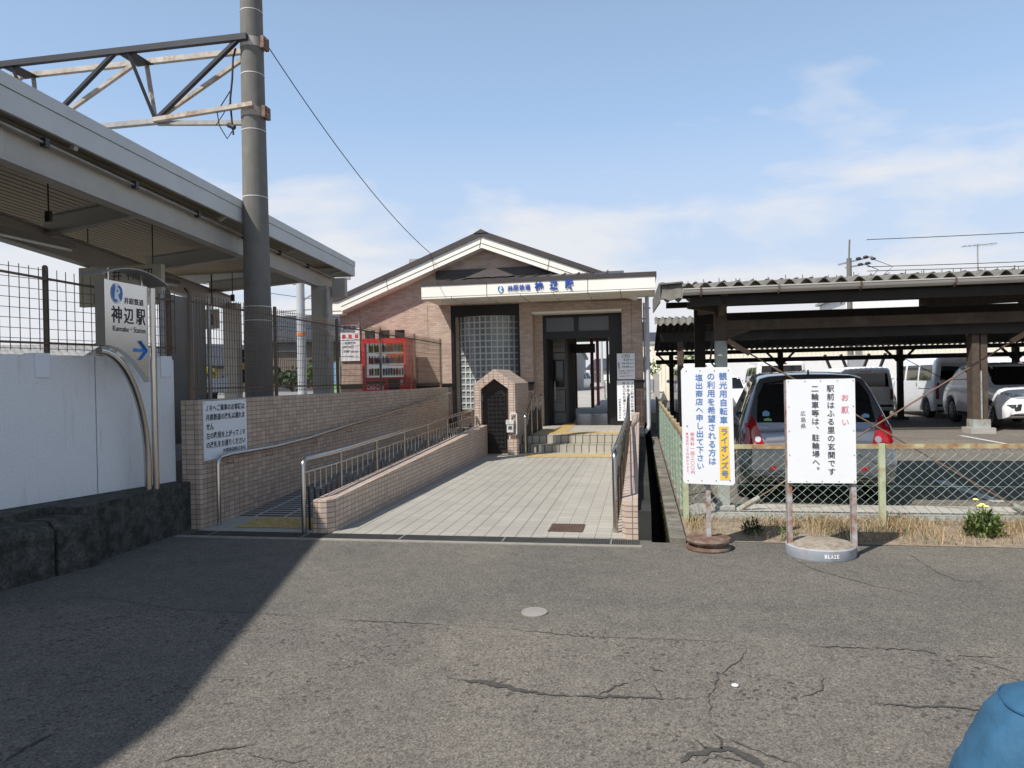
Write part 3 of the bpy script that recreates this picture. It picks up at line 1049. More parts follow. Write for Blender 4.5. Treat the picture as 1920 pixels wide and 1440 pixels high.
mb.build('screw', 'galv', t)

# ------------------------------------------------------------------ handrails
t = thing('handrail', 'steel handrail fixed along the face of the tiled ramp wall', 'handrail', (-4.43, 6.9, 0))
pth = [(-4.44, 6.86, 0.0), (-4.44, 6.86, 0.66), (-4.44, 6.875, 0.705), (-4.44, 6.91, .735), (-4.44, 7.1, .745), (-4.44, 8.0, .735), (-4.44, 8.9, .76),
       (-4.44, 11.5, .915), (-4.44, 13.9, 1.08), (-4.44, 16.2, 1.22)]
MB().tube(pth, 0.022, 12).build('rail', 'stainless', t, smooth=50)
for v, z in ((7.15, .745), (8.0, .735), (9.2, .775), (10.4, .85), (11.6, .92), (12.8, 1.0), (14.0, 1.085), (15.2, 1.16)):
    MB().tube([(-4.44, v, z - .02), (-4.44, v, z - .10), (-4.53, v, z - .10)], 0.007, 6).build('bracket', 'stainless', t, smooth=50)


def baluster_rail(name, label, u, posts, rail, floor, low_gap, bays, first_curve=True, extra=None):
    """posts + handrail + lower rail + balusters whose dark sleeves step up and down"""
    t = thing(name, label, 'railing', (u, posts[0], floor(posts[0])))
    p0 = posts[0]
    pts = [(u, p0, floor(p0)), (u, p0, rail(p0) - .07), (u, p0 + .015, rail(p0) - .025), (u, p0 + .06, rail(p0))]
    k = 14
    for i in range(1, k + 1):
        v = p0 + .06 + (posts[-1] - p0 - .06) * i / k
        pts.append((u, v, rail(v)))
    MB().tube(pts, 0.024, 12).build('handrail', 'stainless', t, smooth=50)
    for v in posts[1:]:
        MB().tube([(u, v, floor(v)), (u, v, rail(v) - .01)], 0.015, 10).build('post', 'stainless', t, smooth=50)
    MB().tube([(u, v, rail(v) - low_gap) for v in [p0 + (posts[-1] - p0) * i / 10 for i in range(11)]], 0.009, 8).build('lower_rail', 'stainless', t, smooth=50)
    wave = [0.0, -0.035, -0.07, -0.04, 0.0, 0.035]
    for a, b in zip(posts[:-1], posts[1:]):
        for i in range(bays):
            v = a + (b - a) * (i + .9) / (bays + .8)
            zf, ztp = floor(v), rail(v) - low_gap
            mid = ztp - 0.18 + wave[i % 6]
            mbs = MB().tube([(u, v, mid), (u, v, ztp)], 0.0065, 6)
            mbs.mat(1).tube([(u, v, zf), (u, v, mid - .02), (u, v, mid + .012), (u, v, mid + .035)], [0.012, 0.012, 0.014, 0.006], 8)
            mbs.build('baluster', ['stainless', 'dark_steel'], t, smooth=50)
    return t


baluster_rail('ramp_railing', 'steel railing with thin balusters along the ramp side of the low pink wall', -3.34,
              [6.60, 7.51, 8.61, 9.69, 10.83, 11.96, 13.0, 13.8],
              lambda v: 0.74 + max(0, v - 7.5) * 0.027, lambda v: 0.012 if v < 7.35 else 0.012 + (v - 7.35) * .0493, 0.13, 6)
baluster_rail('plaza_railing', 'steel railing along the right tiled wall of the plaza rising over the steps', -0.265,
              [6.86, 7.9, 8.95, 10.0, 11.05, 12.1, 13.15, 14.0, 15.0, 16.0],
              lambda v: 0.785 + min(max(0, v - 13.7), 1.2) * 0.28, lambda v: 0.012 if v < 14.3 else (0.165 if v < 14.62 else .33), 0.12, 6)
baluster_rail('stair_railing', 'short steel stair railing beside the little tiled meter shed', -2.30,
              [14.02, 14.9, 15.7, 16.5],
              lambda v: 0.80 + min(max(0, v - 14.1), .8) * 0.42, lambda v: 0.012 if v < 14.3 else .33, 0.12, 6)

# ------------------------------------------------------------------ tiled meter shed
t = thing('meter_shed', 'small pink tiled gabled shed with a dark lattice door beside the steps', 'shed', (-2.87, 13.9, 0))
cx = -2.89
po = [(-3.31, 0), (-2.47, 0), (-2.47, 1.43), (cx, 1.72), (-3.31, 1.43)]
pi_ = [(-3.17, 0), (-2.61, 0), (-2.61, 1.325), (cx, 1.53), (-3.17, 1.325)]
mb = MB()
# front face ring + inner reveal + outer shell
v0, v1, vr = 13.9, 15.6, 14.05
ofr = [(x, v0, z) for x, z in po]; ifr = [(x, v0, z) for x, z in pi_]; irr = [(x, vr, z) for x, z in pi_]; obk = [(x, v1, z) for x, z in po]
vs = ofr + ifr + irr + obk
fs = []
for i in range(1, 5):
    j = (i + 1) % 5
    fs.append((i, j, 5 + j, 5 + i))
    fs.append((5 + i, 5 + j, 10 + j, 10 + i))
    fs.append((i, 15 + i, 15 + j, j))
fs.append((15, 16, 17, 18, 19))
mb.add(vs, fs)
mb.build('tiled_shell', 'pale_mosaic_tile', t)
mb = MB()
mb.prism([(x, z + (0.0 if z else 0.02)) for x, z in pi_], 'y', 14.05, 14.08)
dr = mb.build('door', 'door_brown', t)
mb = MB()
for i in range(5):
    u = -3.06 + i * .0845
    mb.box(u, u + .03, 14.03, 14.05, .13, 1.2)
for i in range(13):
    z = .13 + i * .0855
    mb.box(-3.06, -2.70, 14.025, 14.05, z, z + .025)
for i in range(4):
    for j in range(12):
        u = -3.017 + i * .0845; z = .165 + j * .0855
        mb.lathe([(0.02, 14.045), (0.016, 14.03), (0.0, 14.027)], (u, 0, z), 8, 'y')
mb.build('lattice', 'frame_black', dr)
mb = MB().prism([(-3.02, 1.21), (-2.76, 1.21), (-2.89, 1.32)], 'y', 14.035, 14.05)
mb.build('lattice_head', 'frame_black', dr)
MB().lathe([(0.0, 13.99), (0.014, 13.995), (0.018, 14.01), (0.01, 14.05)], (-2.655, 0, .70), 12, 'y').build('door_knob', 'stainless', dr, smooth=50)
mb = MB().box(-3.168, -3.155, 14.03, 14.05, 1.08, 1.2).box(-3.168, -3.155, 14.03, 14.05, .12, .24)
mb.build('hinge', 'galv', dr)
mb = MB().prism([(-2.62, 13.82), (-2.44, 13.82), (-2.41, 13.85), (-2.41, 13.98), (-2.62, 13.98)], 'z', 0.0, .32)
solo(mb, 'pipe_plinth', 'pale_mosaic_tile', 'stubby pink tiled plinth under the white gas meter', 'plinth', (-2.52, 13.9, 0))
t = thing('gas_meter', 'white gas meter with bent pipe in front of the tiled meter shed', 'gas meter', (-2.53, 13.86, .32))
MB().box(-2.63, -2.50, 13.80, 13.88, .46, .68).build('meter_body', 'meter_white', t)
MB().box(-2.645, -2.49, 13.79, 13.885, .62, .70).build('meter_cap', 'meter_white', t)
MB().box(-2.60, -2.53, 13.793, 13.80, .52, .58).build('dial', 'ink_slate', t)
MB().tube([(-2.56, 13.86, .70), (-2.56, 13.86, .80), (-2.545, 13.86, .825), (-2.52, 13.86, .83), (-2.46, 13.86, .83), (-2.44, 13.86, .81),
           (-2.44, 13.86, .43), (-2.455, 13.86, .405), (-2.55, 13.86, .40), (-2.58, 13.86, .38), (-2.58, 13.86, .32)], 0.014, 10).build('pipe', 'meter_white', t, smooth=60)

# ================================================================== STATION
ST = thing('station_building', 'low gabled station building of pink tile with a cream entrance canopy', 'station', (-3.75, 17.2, 0))
VW = 17.2
slope = 0.384
rz = lambda u: 4.80 - slope * abs(u + 3.75)
mb = MB()
mb.prism([(-7.59, 0.3), (-4.65, 0.3), (-4.65, 3.38), (.06, 3.38), (.06, rz(.06)), (-3.75, 4.80), (-7.59, rz(-7.59))], 'y', VW, VW + .2)
mb.prism([(-2.91, .331), (-2.59, .331), (-2.59, 3.38), (-2.91, 3.38)], 'y', VW + .001, VW + .5)
mb.prism([(-.43, .331), (.06, .331), (.06, 3.38), (-.43, 3.38)], 'y', VW + .001, VW + .5)
mb.prism([(-2.59, 3.15), (-.43, 3.15), (-.43, 3.38), (-2.59, 3.38)], 'y', VW + .001, VW + .3)
mb.box(-7.59, -7.4, VW + .2, 24, .3, 3.3)
mb.box(-.1, .06, VW + .5, 24, .331, 3.3)
mb.box(-4.65, -4.5, VW + .2, 24, .3, 3.37)
mb.build('wall', 'wall_tile', ST)
mb = MB()
for u0, u1 in ((-7.60, -4.66), (-2.92, -2.58), (-.44, .07)):
    MB().box(u0, u1, VW - .012, VW + .05, .33, 1.38).build('dado', 'dado_tile', ST)
mb = MB()
for u0, u1 in ((-7.61, -4.65), (-2.93, -2.57), (-.45, .08)):
    MB().box(u0, u1, VW - .035, VW + .04, 1.38, 1.44).build('dado_cap', 'frame_black', ST)
mb = MB()
for u in (-7.05, -5.25, -.2):
    MB().box(u, u + .008, VW - .002, VW + .01, 1.44, 3.37).build('control_joint', 'joint_dark', ST)
# three little windows
for u in (-6.92, -6.52, -6.12):
    w_ = MB().box(u, u + .26, VW - .006, VW + .02, 2.52, 2.82).build('window', 'frame_black', ST)
    MB().box(u + .025, u + .235, VW - .009, VW - .004, 2.545, 2.795).build('pane', 'window_dark', w_)
# main gable roof
vf, vb = 16.86, 24.6
hi = lambda u: 5.12 - slope * abs(u + 3.75)
mb = MB()
ue = -7.50
mb.prism([(-8.0, hi(ue) - .12), (-8.0, hi(ue) - .02), (ue, hi(ue)), (-3.80, 5.12), (-3.70, 5.12), (-.05, hi(-.05)), (-.05, hi(-.05) - .10), (-3.75, 5.0), (ue, hi(ue) - .12)], 'y', vf - .04, vb)
rf = mb.build('roof', 'roof_brown', ST)
MB().prism([(-3.93, 5.07), (-3.75, 5.165), (-3.57, 5.07)], 'y', vf - .06, vb).build('ridge_cap', 'roof_brown', rf)
mb = MB()
f0, f1 = .12, .40
mb.prism([(-8.0, hi(ue) - .12), (ue, hi(ue) - .121), (-3.75, 5.0), (-.05, hi(-.05) - .121), (-.05, hi(-.05) - .40), (-3.75, 4.72), (ue + .12, hi(ue) - .36), (ue + .12, hi(ue) - .44), (-8.0, hi(ue) - .44)], 'y', vf, vf + .08)
mb.build('barge_board', 'trim_cream', ST)
mb = MB()
for sgn in (-1, 1):
    a, b_ = (-7.40, -3.76) if sgn < 0 else (-3.74, -.1)
    mb.bar((a, vf - .003, hi(a) - .29), (b_, vf - .003, hi(b_) - .29), .006, .014)
for u in (-6.2, -5.0, -3.75, -2.1, -.8):
    s_ = 1 if u < -3.75 else -1
    mb.bar((u, vf - .004, hi(u) - .12), (u + .05 * s_, vf - .004, hi(u) - .40), .008, .012, (0, 1, 0))
mb.bar((-8.0, vf - .003, hi(ue) - .36), (-7.4, vf - .003, hi(ue) - .36), .006, .014)
mb.build('board_joint', 'joint_dark', ST)
mb = MB().prism([(-7.9, hi(ue) - .45), (ue + .1, hi(ue) - .45), (ue + .1, hi(ue) - .40), (-3.75, 4.73), (-.1, hi(-.1) - .40), (-.1, hi(-.1) - .34), (-3.75, 4.79), (-7.9, hi(ue) - .38)], 'y', vf + .081, VW)
mb.build('eave_soffit', 'trim_cream', ST)
# entrance canopy
CV = 15.8
cl, crr = -4.96, .345
cn = MB()
cn.box(cl, crr, CV, VW + .0, 3.40, 3.70)
can = cn.build('canopy', 'trim_cream', ST)
mb = MB().box(cl - .01, crr + .03, CV - .02, VW, 3.702, 3.80)
mb.prism([(CV + .1, 3.80), (VW, 4.06), (VW, 3.80)], 'x', cl + .55, crr - .7)
mb.prism([(CV - .02, 3.80), (VW, 3.83), (VW, 3.80)], 'x', cl - .01, crr + .03)
for k in range(12):
    u = cl + .6 + k * .33
    mb.bar((u, CV + .15, 3.825), (u, VW, 4.075), .025, .03)
mb.hexa([(-4.1, 16.5, 3.95), (-2.9, 16.5, 3.95), (-2.9, 17.15, 3.95), (-4.1, 17.15, 3.95), (-3.6, 16.8, 4.2), (-3.4, 16.8, 4.2), (-3.4, 17.15, 4.2), (-3.6, 17.15, 4.2)])
mb.build('canopy_roof', 'roof_brown', can)
MB().box(-5.0, -1.95, VW - .06, VW, 4.05, 4.26).build('roof_flashing', 'dark_steel', ST)
mb = MB()
mb.box(cl, crr, CV - .003, CV, 3.435, 3.443)
mb.box(crr, crr + .003, CV, VW, 3.435, 3.443)
for u in (-3.42, -1.13):
    mb.box(u, u + .012, CV - .004, CV, 3.40, 3.70)
for u in (-4.25, -3.42, -2.65, -1.9, -1.13, -.42):
    mb.box(u, u + .012, CV - .003, CV, 3.40, 3.44)
    mb.box(u, u + .012, CV, VW, 3.397, 3.40)
mb.build('canopy_joint', 'joint_dark', can)
for u0, u1 in ((-4.6, -3.3), (-2.2, -.8)):
    MB().box(u0, u1, 16.25, 16.33, 3.36, 3.398).build('canopy_light', 'lamp_glow_off', can)
# raised letters
mb = MB()
for st_, u, w, h, z in (('井', -2.93, .12, .13, 3.50), ('原', -2.80, .12, .13, 3.505), ('鉄', -2.66, .12, .13, 3.51), ('道', -2.53, .12, .13, 3.515)):
    for off in (.012, .03):
        put_text(mb, st_, (u, CV, z), X, Z, width=w, height=h, off=off, bold=.012)
for st_, u in (('神', -2.31), ('辺', -1.97), ('駅', -1.63)):
    for off in (.012, .035):
        put_text(mb, st_, (u, CV, 3.485 + (u + 2.31) * .02), X, Z, width=.185, height=.2, off=off, bold=.035)
mb.build('lettering', 'letter_blue', can)
mbb, mbw = MB(), MB()
logo(mbb, mbw, (-3.09, CV, 3.56), X, Z, .075, .02)
mbw.lathe([(.064, CV - .019), (.064, CV)], (-3.09, 0, 3.56), 24, 'y')
mbb.build('emblem_blue', 'logo_blue', can)
mbw.build('emblem_disc', 'sign_white_clean', can)

# glass block bay
gb = thing  # (alias keeps the builder short)
mb = MB()
mb.box(-4.65, -2.91, VW + .55, VW + .6, .33, 3.37)          # dark back of the bay
mb.box(-4.65, -4.585, VW + .02, VW + .55, .33, 3.37)
mb.box(-2.96, -2.912, VW + .02, VW + .55, .33, 3.37)
mb.box(-4.585, -2.96, VW + .0, VW + .55, 3.11, 3.37)
mb.build('bay_frame', 'frame_black', ST)
mb = MB()
ca, cb, sag = -4.57, -2.97, .30
half = (cb - ca) / 2
rad = (half * half + sag * sag) / (2 * sag)
amax = math.asin(half / rad)
NC, NR = 12, 15
def gp(i, z, dd=0.0):
    a = -amax + 2 * amax * i / NC
    return ((ca + cb) / 2 + (rad + dd) * math.sin(a), VW + .30 + sag * 0 + (rad - sag) - (rad + dd) * math.cos(a) + 0, z)
zb0, zt0 = .78, 3.10
for i in range(NC):
    for j in range(NR):
        za = zb0 + (zt0 - zb0) * j / NR; zc = zb0 + (zt0 - zb0) * (j + 1) / NR
        e = .1
        zi0, zi1 = za + (zc - za) * e, zc - (zc - za) * e
        o = [gp(i, za), gp(i + 1, za), gp(i + 1, zc), gp(i, zc)]
        q = [gp(i + e, zi0), gp(i + 1 - e, zi0), gp(i + 1 - e, zi1), gp(i + e, zi1)]
        r_ = [gp(i + e, zi0, -.03), gp(i + 1 - e, zi0, -.03), gp(i + 1 - e, zi1, -.03), gp(i + e, zi1, -.03)]
        mb.mat(0).add(o + q + r_, [(0, 1, 5, 4), (1, 2, 6, 5), (2, 3, 7, 6), (3, 0, 4, 7), (4, 5, 9, 8), (5, 6, 10, 9), (6, 7, 11, 10), (7, 4, 8, 11)])
        mb.mat(1).add(r_, [(0, 1, 2, 3)])
mb.mat(0)
mb.build('glass_block_wall', ['glass_block_joint', 'glass_block'], ST)
pl = [gp(i, 0)[:2] for i in range(NC + 1)] + [(cb, VW + .5), (ca, VW + .5)]
MB().prism(pl, 'z', .33, .78).build('bay_sill', 'dado_tile', ST)

# doorway
mb = MB()
DV = 17.66
for u in (-2.40, -.76):
    mb.box(u, u + .09, DV, DV + .09, .331, 3.10)
mb.box(-2.31, -.76, DV, DV + .09, 3.03, 3.10)
mb.box(-2.31, -.76, DV, DV + .09, 2.50, 2.68)
mb.box(-1.62, -1.50, DV, DV + .09, 2.68, 3.03)
mb.box(-.67, -.42, DV - .02, DV + .04, .331, 3.10)
mb.box(-2.40, -.67, DV, DV + .05, 3.10, 3.14)
mb.build('door_frame', 'frame_black', ST)
MB().box(-2.60, -2.40, DV - .02, DV + .04, .331, 3.099).build('door_jamb', 'wall_tile', ST)
for u0, u1 in ((-2.31, -1.62), (-1.50, -.76)):
    MB().box(u0, u1, DV + .03, DV + .05, 2.68, 3.03).build('transom_pane', 'window_frost', ST)
MB().box(-2.59, -.43, VW - .02, DV, 3.10, 3.148).build('recess_soffit', 'trim_cream', ST)
for u, s_ in ((-2.30, 1), (-.80, -1)):
    dl = MB()
    ang = R(86) * s_
    ex = Vector((math.cos(ang), abs(math.sin(ang)), 0)) if s_ > 0 else Vector((-math.cos(ang), abs(math.sin(ang)), 0))
    p = Vector((u, DV + .1, .34)) if s_ > 0 else Vector((u, DV + .1, .34))
    dl.bar(p + Vector((0, 0, 1.08)), p + ex * .62 + Vector((0, 0, 1.08)), .045, 2.14)
    leaf = dl.build('door', 'frame_black', ST)
    nx = Vector((ex.y, -ex.x, 0)) * (1 if s_ > 0 else -1)
    a = p + ex * .5 + nx * .024
    MB().tube([a + Vector((0, 0, .62)), a + nx * .05 + Vector((0, 0, .62)), a + nx * .05 + Vector((0, 0, 1.1)), a + Vector((0, 0, 1.1))], .012, 8).build('handle', 'stainless', leaf, smooth=50)
# hall behind
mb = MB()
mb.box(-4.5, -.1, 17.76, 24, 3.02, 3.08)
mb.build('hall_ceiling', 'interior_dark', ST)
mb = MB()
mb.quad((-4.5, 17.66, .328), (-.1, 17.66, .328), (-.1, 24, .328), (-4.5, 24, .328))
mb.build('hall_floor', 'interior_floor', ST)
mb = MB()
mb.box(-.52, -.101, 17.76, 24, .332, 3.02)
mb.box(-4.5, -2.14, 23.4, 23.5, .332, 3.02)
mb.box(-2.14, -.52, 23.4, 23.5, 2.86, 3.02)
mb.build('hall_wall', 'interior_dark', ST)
pt = MB()
pt.prism([(-2.62, 18.6), (-1.96, 18.6), (-1.90, 18.72), (-1.92, 21.0), (-2.62, 21.0)], 'z', .332, 2.9)
pt = pt.build('ticket_office', 'interior_wall', ST)
ow = MB().box(-2.44, -1.97, 18.57, 18.6, 1.28, 2.0).build('ticket_window', 'frame_black', pt)
MB().box(-2.40, -2.01, 18.56, 18.57, 1.32, 1.96).build('pane', 'window_dark', ow)
nb = MB().box(-2.42, -1.92, 18.57, 18.6, 2.18, 2.66).build('notice_board', 'frame_black', pt)
MB().box(-2.40, -1.94, 18.56, 18.57, 2.2, 2.64).build('notice_paper', 'interior_wall', nb)
mb = MB()
put_text(mb, '営業時間', (-2.17, 18.56, 2.55), X, Z, height=.06, align='C')
put_text(mb, '7時40分から', (-2.17, 18.56, 2.44), X, Z, width=.38, align='C')
put_text(mb, '17時00分まで', (-2.17, 18.56, 2.31), X, Z, width=.42, align='C')
mb.build('lettering', 'ink_slate', nb)
nb = MB().box(-2.34, -1.95, 18.57, 18.6, .62, 1.22).build('notice_board', 'frame_black', pt)
MB().box(-2.32, -1.97, 18.56, 18.57, .64, 1.20).build('notice_paper', 'interior_wall', nb)
mb = MB()
for i, (s_, w) in enumerate((('ご案内', .1), ('8:23', .14), ('14:10', .16), ('19:49', .16))):
    put_text(mb, s_, (-2.13, 18.56, 1.12 - i * .085), X, Z, width=w, height=.05, align='C')
mb.build('lettering', 'ink_slate', nb)
mb = MB()
for u in (-.95, -.72):
    mb.box(u, u + .10, 20.6, 21.8, .332, 1.34)
solo(mb, 'ticket_gate', 'gate_metal', 'narrow dark ticket gate inside the doorway hall on the right', 'ticket gate', (-.85, 21, .33))
t = thing('hanging_sign', 'black board with pale lettering hanging in the station hall', 'sign', (-1.7, 20.5, 2.35))
MB().box(-2.02, -1.28, 20.48, 20.54, 2.23, 2.49).build('board', 'frame_black', t)
mb = MB()
put_text(mb, '駅・改札口は右です', (-1.65, 20.48, 2.37), X, Z, width=.62, height=.07, align='C')
put_text(mb, '足もとにご注意ください', (-1.6, 20.48, 2.27), X, Z, width=.5, height=.05, align='C')
mb.build('lettering', 'panel_gray', t)
mb = MB()
for u in (-1.95, -1.35):
    mb = MB().tube([(u, 20.51, 2.49), (u, 20.51, 3.02)], .01, 6)
    mb.build('hanger', 'frame_black', t)

# notices on the right pier
t = thing('notice_sign', 'white timetable notice with red and black writing, upper one on the right entrance pier', 'sign', (-.34, 17.19, 1.46))
MB().box(-.555, -.135, 17.14, 17.175, 1.46, 2.075).build('board', 'sign_white', t)
mb = MB(); mr = MB()
OY = 17.14
mb.box(-.44, -.255, OY - .002, OY, 2.045, 2.05).box(-.44, -.255, OY - .002, OY, 1.975, 1.98).box(-.44, -.435, OY - .002, OY, 1.975, 2.05).box(-.26, -.255, OY - .002, OY, 1.975, 2.05)
put_text(mb, 'ご案内', (-.347, OY, 1.99), X, Z, width=.15, height=.045, align='C')
for i, s_ in enumerate('井原線'):
    put_char(mb, s_, -.515, 1.84 - i * .05, .05, (0, OY, 0), X, Z)
for i, s_ in enumerate(('8:23', '14:10', '19:49')):
    put_text(mb, s_, (-.27, OY, 1.90 - i * .085), X, Z, height=.05, width=.17 if i else .13, align='R')
    put_text(mb, '福山行', (-.155, OY, 1.905 - i * .085), X, Z, height=.028, width=.10, align='R')
put_text(mb, '上記の列車は', (-.52, OY, 1.645), X, Z, width=.16, height=.026)
put_text(mr, 'JR2番', (-.16, OY, 1.635), X, Z, width=.17, height=.05, align='R')
put_text(mb, 'のりばから発車します。', (-.52, OY, 1.59), X, Z, width=.26, height=.026)
put_text(mr, '左の階段をお上がり下さい。', (-.345, OY, 1.52), X, Z, width=.33, height=.03, align='C')
mb.build('lettering', 'ink_black', t)
mr.build('red_lettering', 'ink_red', t)
t = thing('notice_sign', 'white notice with upright black Japanese text, lower one on the right entrance pier', 'sign', (-.36, 17.18, .47))
MB().box(-.565, -.165, 17.13, 17.165, .47, 1.43).build('board', 'sign_white', t)
mb = MB()
for s_, cx_, zt_, zb_, sz in (('ＪＲご利用のお客様は左', -.215, 1.395, .50, .075), ('の階段をあがってＪＲの', -.305, 1.395, .50, .075),
                          ('改札口をお通りください', -.40, 1.395, .50, .075), ('井原鉄道株式会社', -.505, 1.0, .51, .05)):
    put_column(mb, s_, cx_, zt_, zb_, sz, (0, 17.13, 0), X, Z)
mb.build('lettering', 'ink_black', t)
# opening hours sign on the left wall
t = thing('notice_sign', 'white sign with red marks on the pink wall left of the vending machine', 'sign', (-7.3, 17.19, 2.08))
MB().box(-7.57, -7.05, 17.15, 17.19, 2.60, 3.04).build('upper_board', 'sign_white', t)
MB().box(-7.57, -7.05, 17.15, 17.19, 2.06, 2.58).build('lower_board', 'sign_white', t)
mb, mr = MB(), MB()
put_text(mb, '駅売店', (-7.31, 17.15, 2.86), X, Z, width=.34, height=.1, align='C', bold=.03)
mr.box(-7.55, -7.07, 17.147, 17.149, 3.0, 3.03)
for i in range(3):
    u = -7.52 + i * .17
    mr.box(u, u + .09, 17.146, 17.149, 2.64, 2.74)
put_text(mb, '営業時間', (-7.31, 17.15, 2.50), X, Z, width=.3, height=.05, align='C')
put_text(mb, '6時00分～', (-7.31, 17.15, 2.38), X, Z, width=.42, height=.08, align='C')
put_text(mb, '19時00分', (-7.31, 17.15, 2.26), X, Z, width=.42, height=.08, align='C')
put_text(mb, 'お気軽にお立ち寄り下さい', (-7.31, 17.15, 2.16), X, Z, width=.44, height=.04, align='C')
mb.build('lettering', 'ink_slate', t)
mr.build('red_marks', 'ink_red', t)

# downpipes
t = thing('downpipe', 'tall pale grey downpipe at the right corner of the station', 'pipe', (.16, 16.9, 0))
MB().tube([(.17, 16.95, 3.38), (.17, 16.95, .38), (.15, 16.9, .30), (.05, 16.8, .2)], .048, 14).build('pipe', 'pvc_gray', t, smooth=50)
mb = MB()
for z in (3.1, 2.1, 1.1):
    mb.box(.09, .25, 16.93, 16.99, z, z + .03)
mb.build('clamp', 'galv', t)
t = thing('conduit', 'thin grey conduit pipe behind the thick downpipe on the station corner', 'pipe', (.08, 17.4, 0))
MB().tube([(.10, 17.5, 3.3), (.10, 17.5, .4)], .025, 10).build('pipe', 'pvc_gray', t, smooth=50)
mb = MB()
for z in (2.9, 1.9, 1.2):
    mb.box(.06, .14, 17.47, 17.53, z, z + .03)
mb.build('clamp', 'galv', t)

# ------------------------------------------------------------------ vending machine
t = thing('vending_machine', 'red drinks vending machine standing against the pink station wall', 'vending machine', (-6.0, 16.3, .70))
u0, u1, v0, v1, z0, z1 = -6.6, -5.50, 16.17, 16.92, .70, 2.55
mb = MB()
wz0, wz1, wu0, wu1 = 1.62, 2.44, u0 + .07, u1 - .05
mb.box(u0, u1, v0 + .16, v1, z0, z1)
mb.box(u0, u1, v0, v0 + .16, z0 + .02, wz0)
mb.box(u0, u1, v0, v0 + .16, wz1, z1)
mb.box(u0, wu0, v0, v0 + .16, wz0, wz1)
mb.box(wu1, u1, v0, v0 + .16, wz0, wz1)
cab = mb.build('cabinet', 'vend_red', t)
MB().quad((wu0, v0 + .155, wz0), (wu1, v0 + .155, wz0), (wu1, v0 + .155, wz1), (wu0, v0 + .155, wz1)).build('display_back', 'vend_inner', t)
MB().quad((wu0 + .50, v0 + .15, wz0 + .28), (wu1, v0 + .15, wz0 + .28), (wu1, v0 + .15, wz1), (wu0 + .50, v0 + .15, wz1)).build('display_poster', 'lit_poster', t)
shelf = MB()
for k in range(3):
    shelf.box(wu0 + .04, wu1, v0 + .03, v0 + .14, wz0 + .02 + k * .275, wz0 + .05 + k * .275)
sh = shelf.build('display_shelf', 'lit_shelf', t)
rows = [['b_red', 'b_red', 'b_green', 'b_brown', 'b_orange', 'b_brown', 'b_navy', 'b_blue', 'b_brown', 'b_red', 'b_brown', 'b_orange', 'b_navy'],
        ['b_red', 'b_red', 'b_wine', 'b_wine', 'b_blue', 'b_blue', 'b_navy', 'b_blue', 'b_blue', 'b_orange', 'b_orange', 'b_purple', 'b_purple'],
        ['b_green', 'b_yellow', 'b_green', 'b_green', 'b_purple', 'b_navy', 'b_white', 'b_orange', 'b_orange', 'b_white', 'b_white', 'b_green', 'b_yellow']]
for k, row in enumerate(rows):
    for i, c in enumerate(row):
        u = wu0 + .10 + i * (wu1 - wu0 - .16) / (len(row) - 1)
        zz = wz0 + .05 + k * .275
        h = (.165, .195, .215)[k] * random.uniform(.92, 1.05)
        prof = [(.029, zz), (.031, zz + .01), (.031, zz + h * .7), (.012, zz + h * .88), (.012, zz + h)] if k else [(.026, zz), (.027, zz + .01), (.027, zz + h - .01), (.022, zz + h)]
        MB().lathe(prof, (u, v0 + .085, 0), 10).build('bottle', c, sh, smooth=50)
MB().box(wu0, wu1, v0 + .008, v0 + .014, wz0, wz1).build('display_glass', 'pane_clear', t)
MB().box(u0 + .10, u1 - .52, v0 - .006, v0 + .01, 1.46, 1.53).build('vent', 'vend_black', t)
mb = MB().lathe([(.15, v0 - .012), (.15, v0 + .01)], (-5.80, 0, 1.42), 24, 'y')
mb.box(-5.95, -5.65, v0 - .012, v0 + .01, 1.42, 1.58)
mb.build('coin_panel', 'vend_black', t)
MB().box(-6.02, -5.98, v0 - .02, v0 + .01, 1.36, 1.42).build('coin_return', 'vend_black', t)
MB().box(-5.63, -5.58, v0 - .01, v0 + .01, 1.44, 1.55).build('bill_slot', 'meter_white', t)
MB().box(-5.68, -5.54, v0 - .008, v0 + .01, 1.22, 1.31).build('label_plate', 'meter_white', t)
MB().box(u0 + .1, u1 - .1, v0 - .01, v0 + .01, .86, 1.02).build('dispensing_flap', 'vend_black', t)
mb = MB()
put_text(mb, 'Coca-Cola', (u0 + .12, v0, 1.33), X, Z, width=.42, height=.13, shear=.35, bold=.005, off=.004)
pts = []
for i in range(13):
    x = i / 12
    pts.append((u0 + .13 + .42 * x, v0 - .004, 1.215 + .05 * x + .018 * math.sin(x * 6.28)))
for a, b_ in zip(pts[:-1], pts[1:]):
    mb.bar(a, b_, .004, .022)
mb.build('lettering', 'sign_white', t)
mb = MB()
pr = None
for i in range(15):
    p = (u1 + .003, v0 + .30 + .05 * math.sin(i * 1.4) + i * .008, 2.42 - i * .085)
    if pr: mb.bar(pr, p, .004, .02, (1, 0, 0))
    pr = p
mb.build('side_ribbon', 'meter_white', t)

# ================================================================== PLATFORM CANOPY
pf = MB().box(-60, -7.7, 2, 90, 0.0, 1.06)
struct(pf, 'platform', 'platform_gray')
k_ = 0.097
eu = lambda v: -5.17 - k_ * (v - 5.05)
PC = thing('platform_canopy', 'long grey steel platform canopy with pale fascia along the left', 'canopy', (-7.5, 9, 1.06))
va, vb_ = 3.72, 14.7


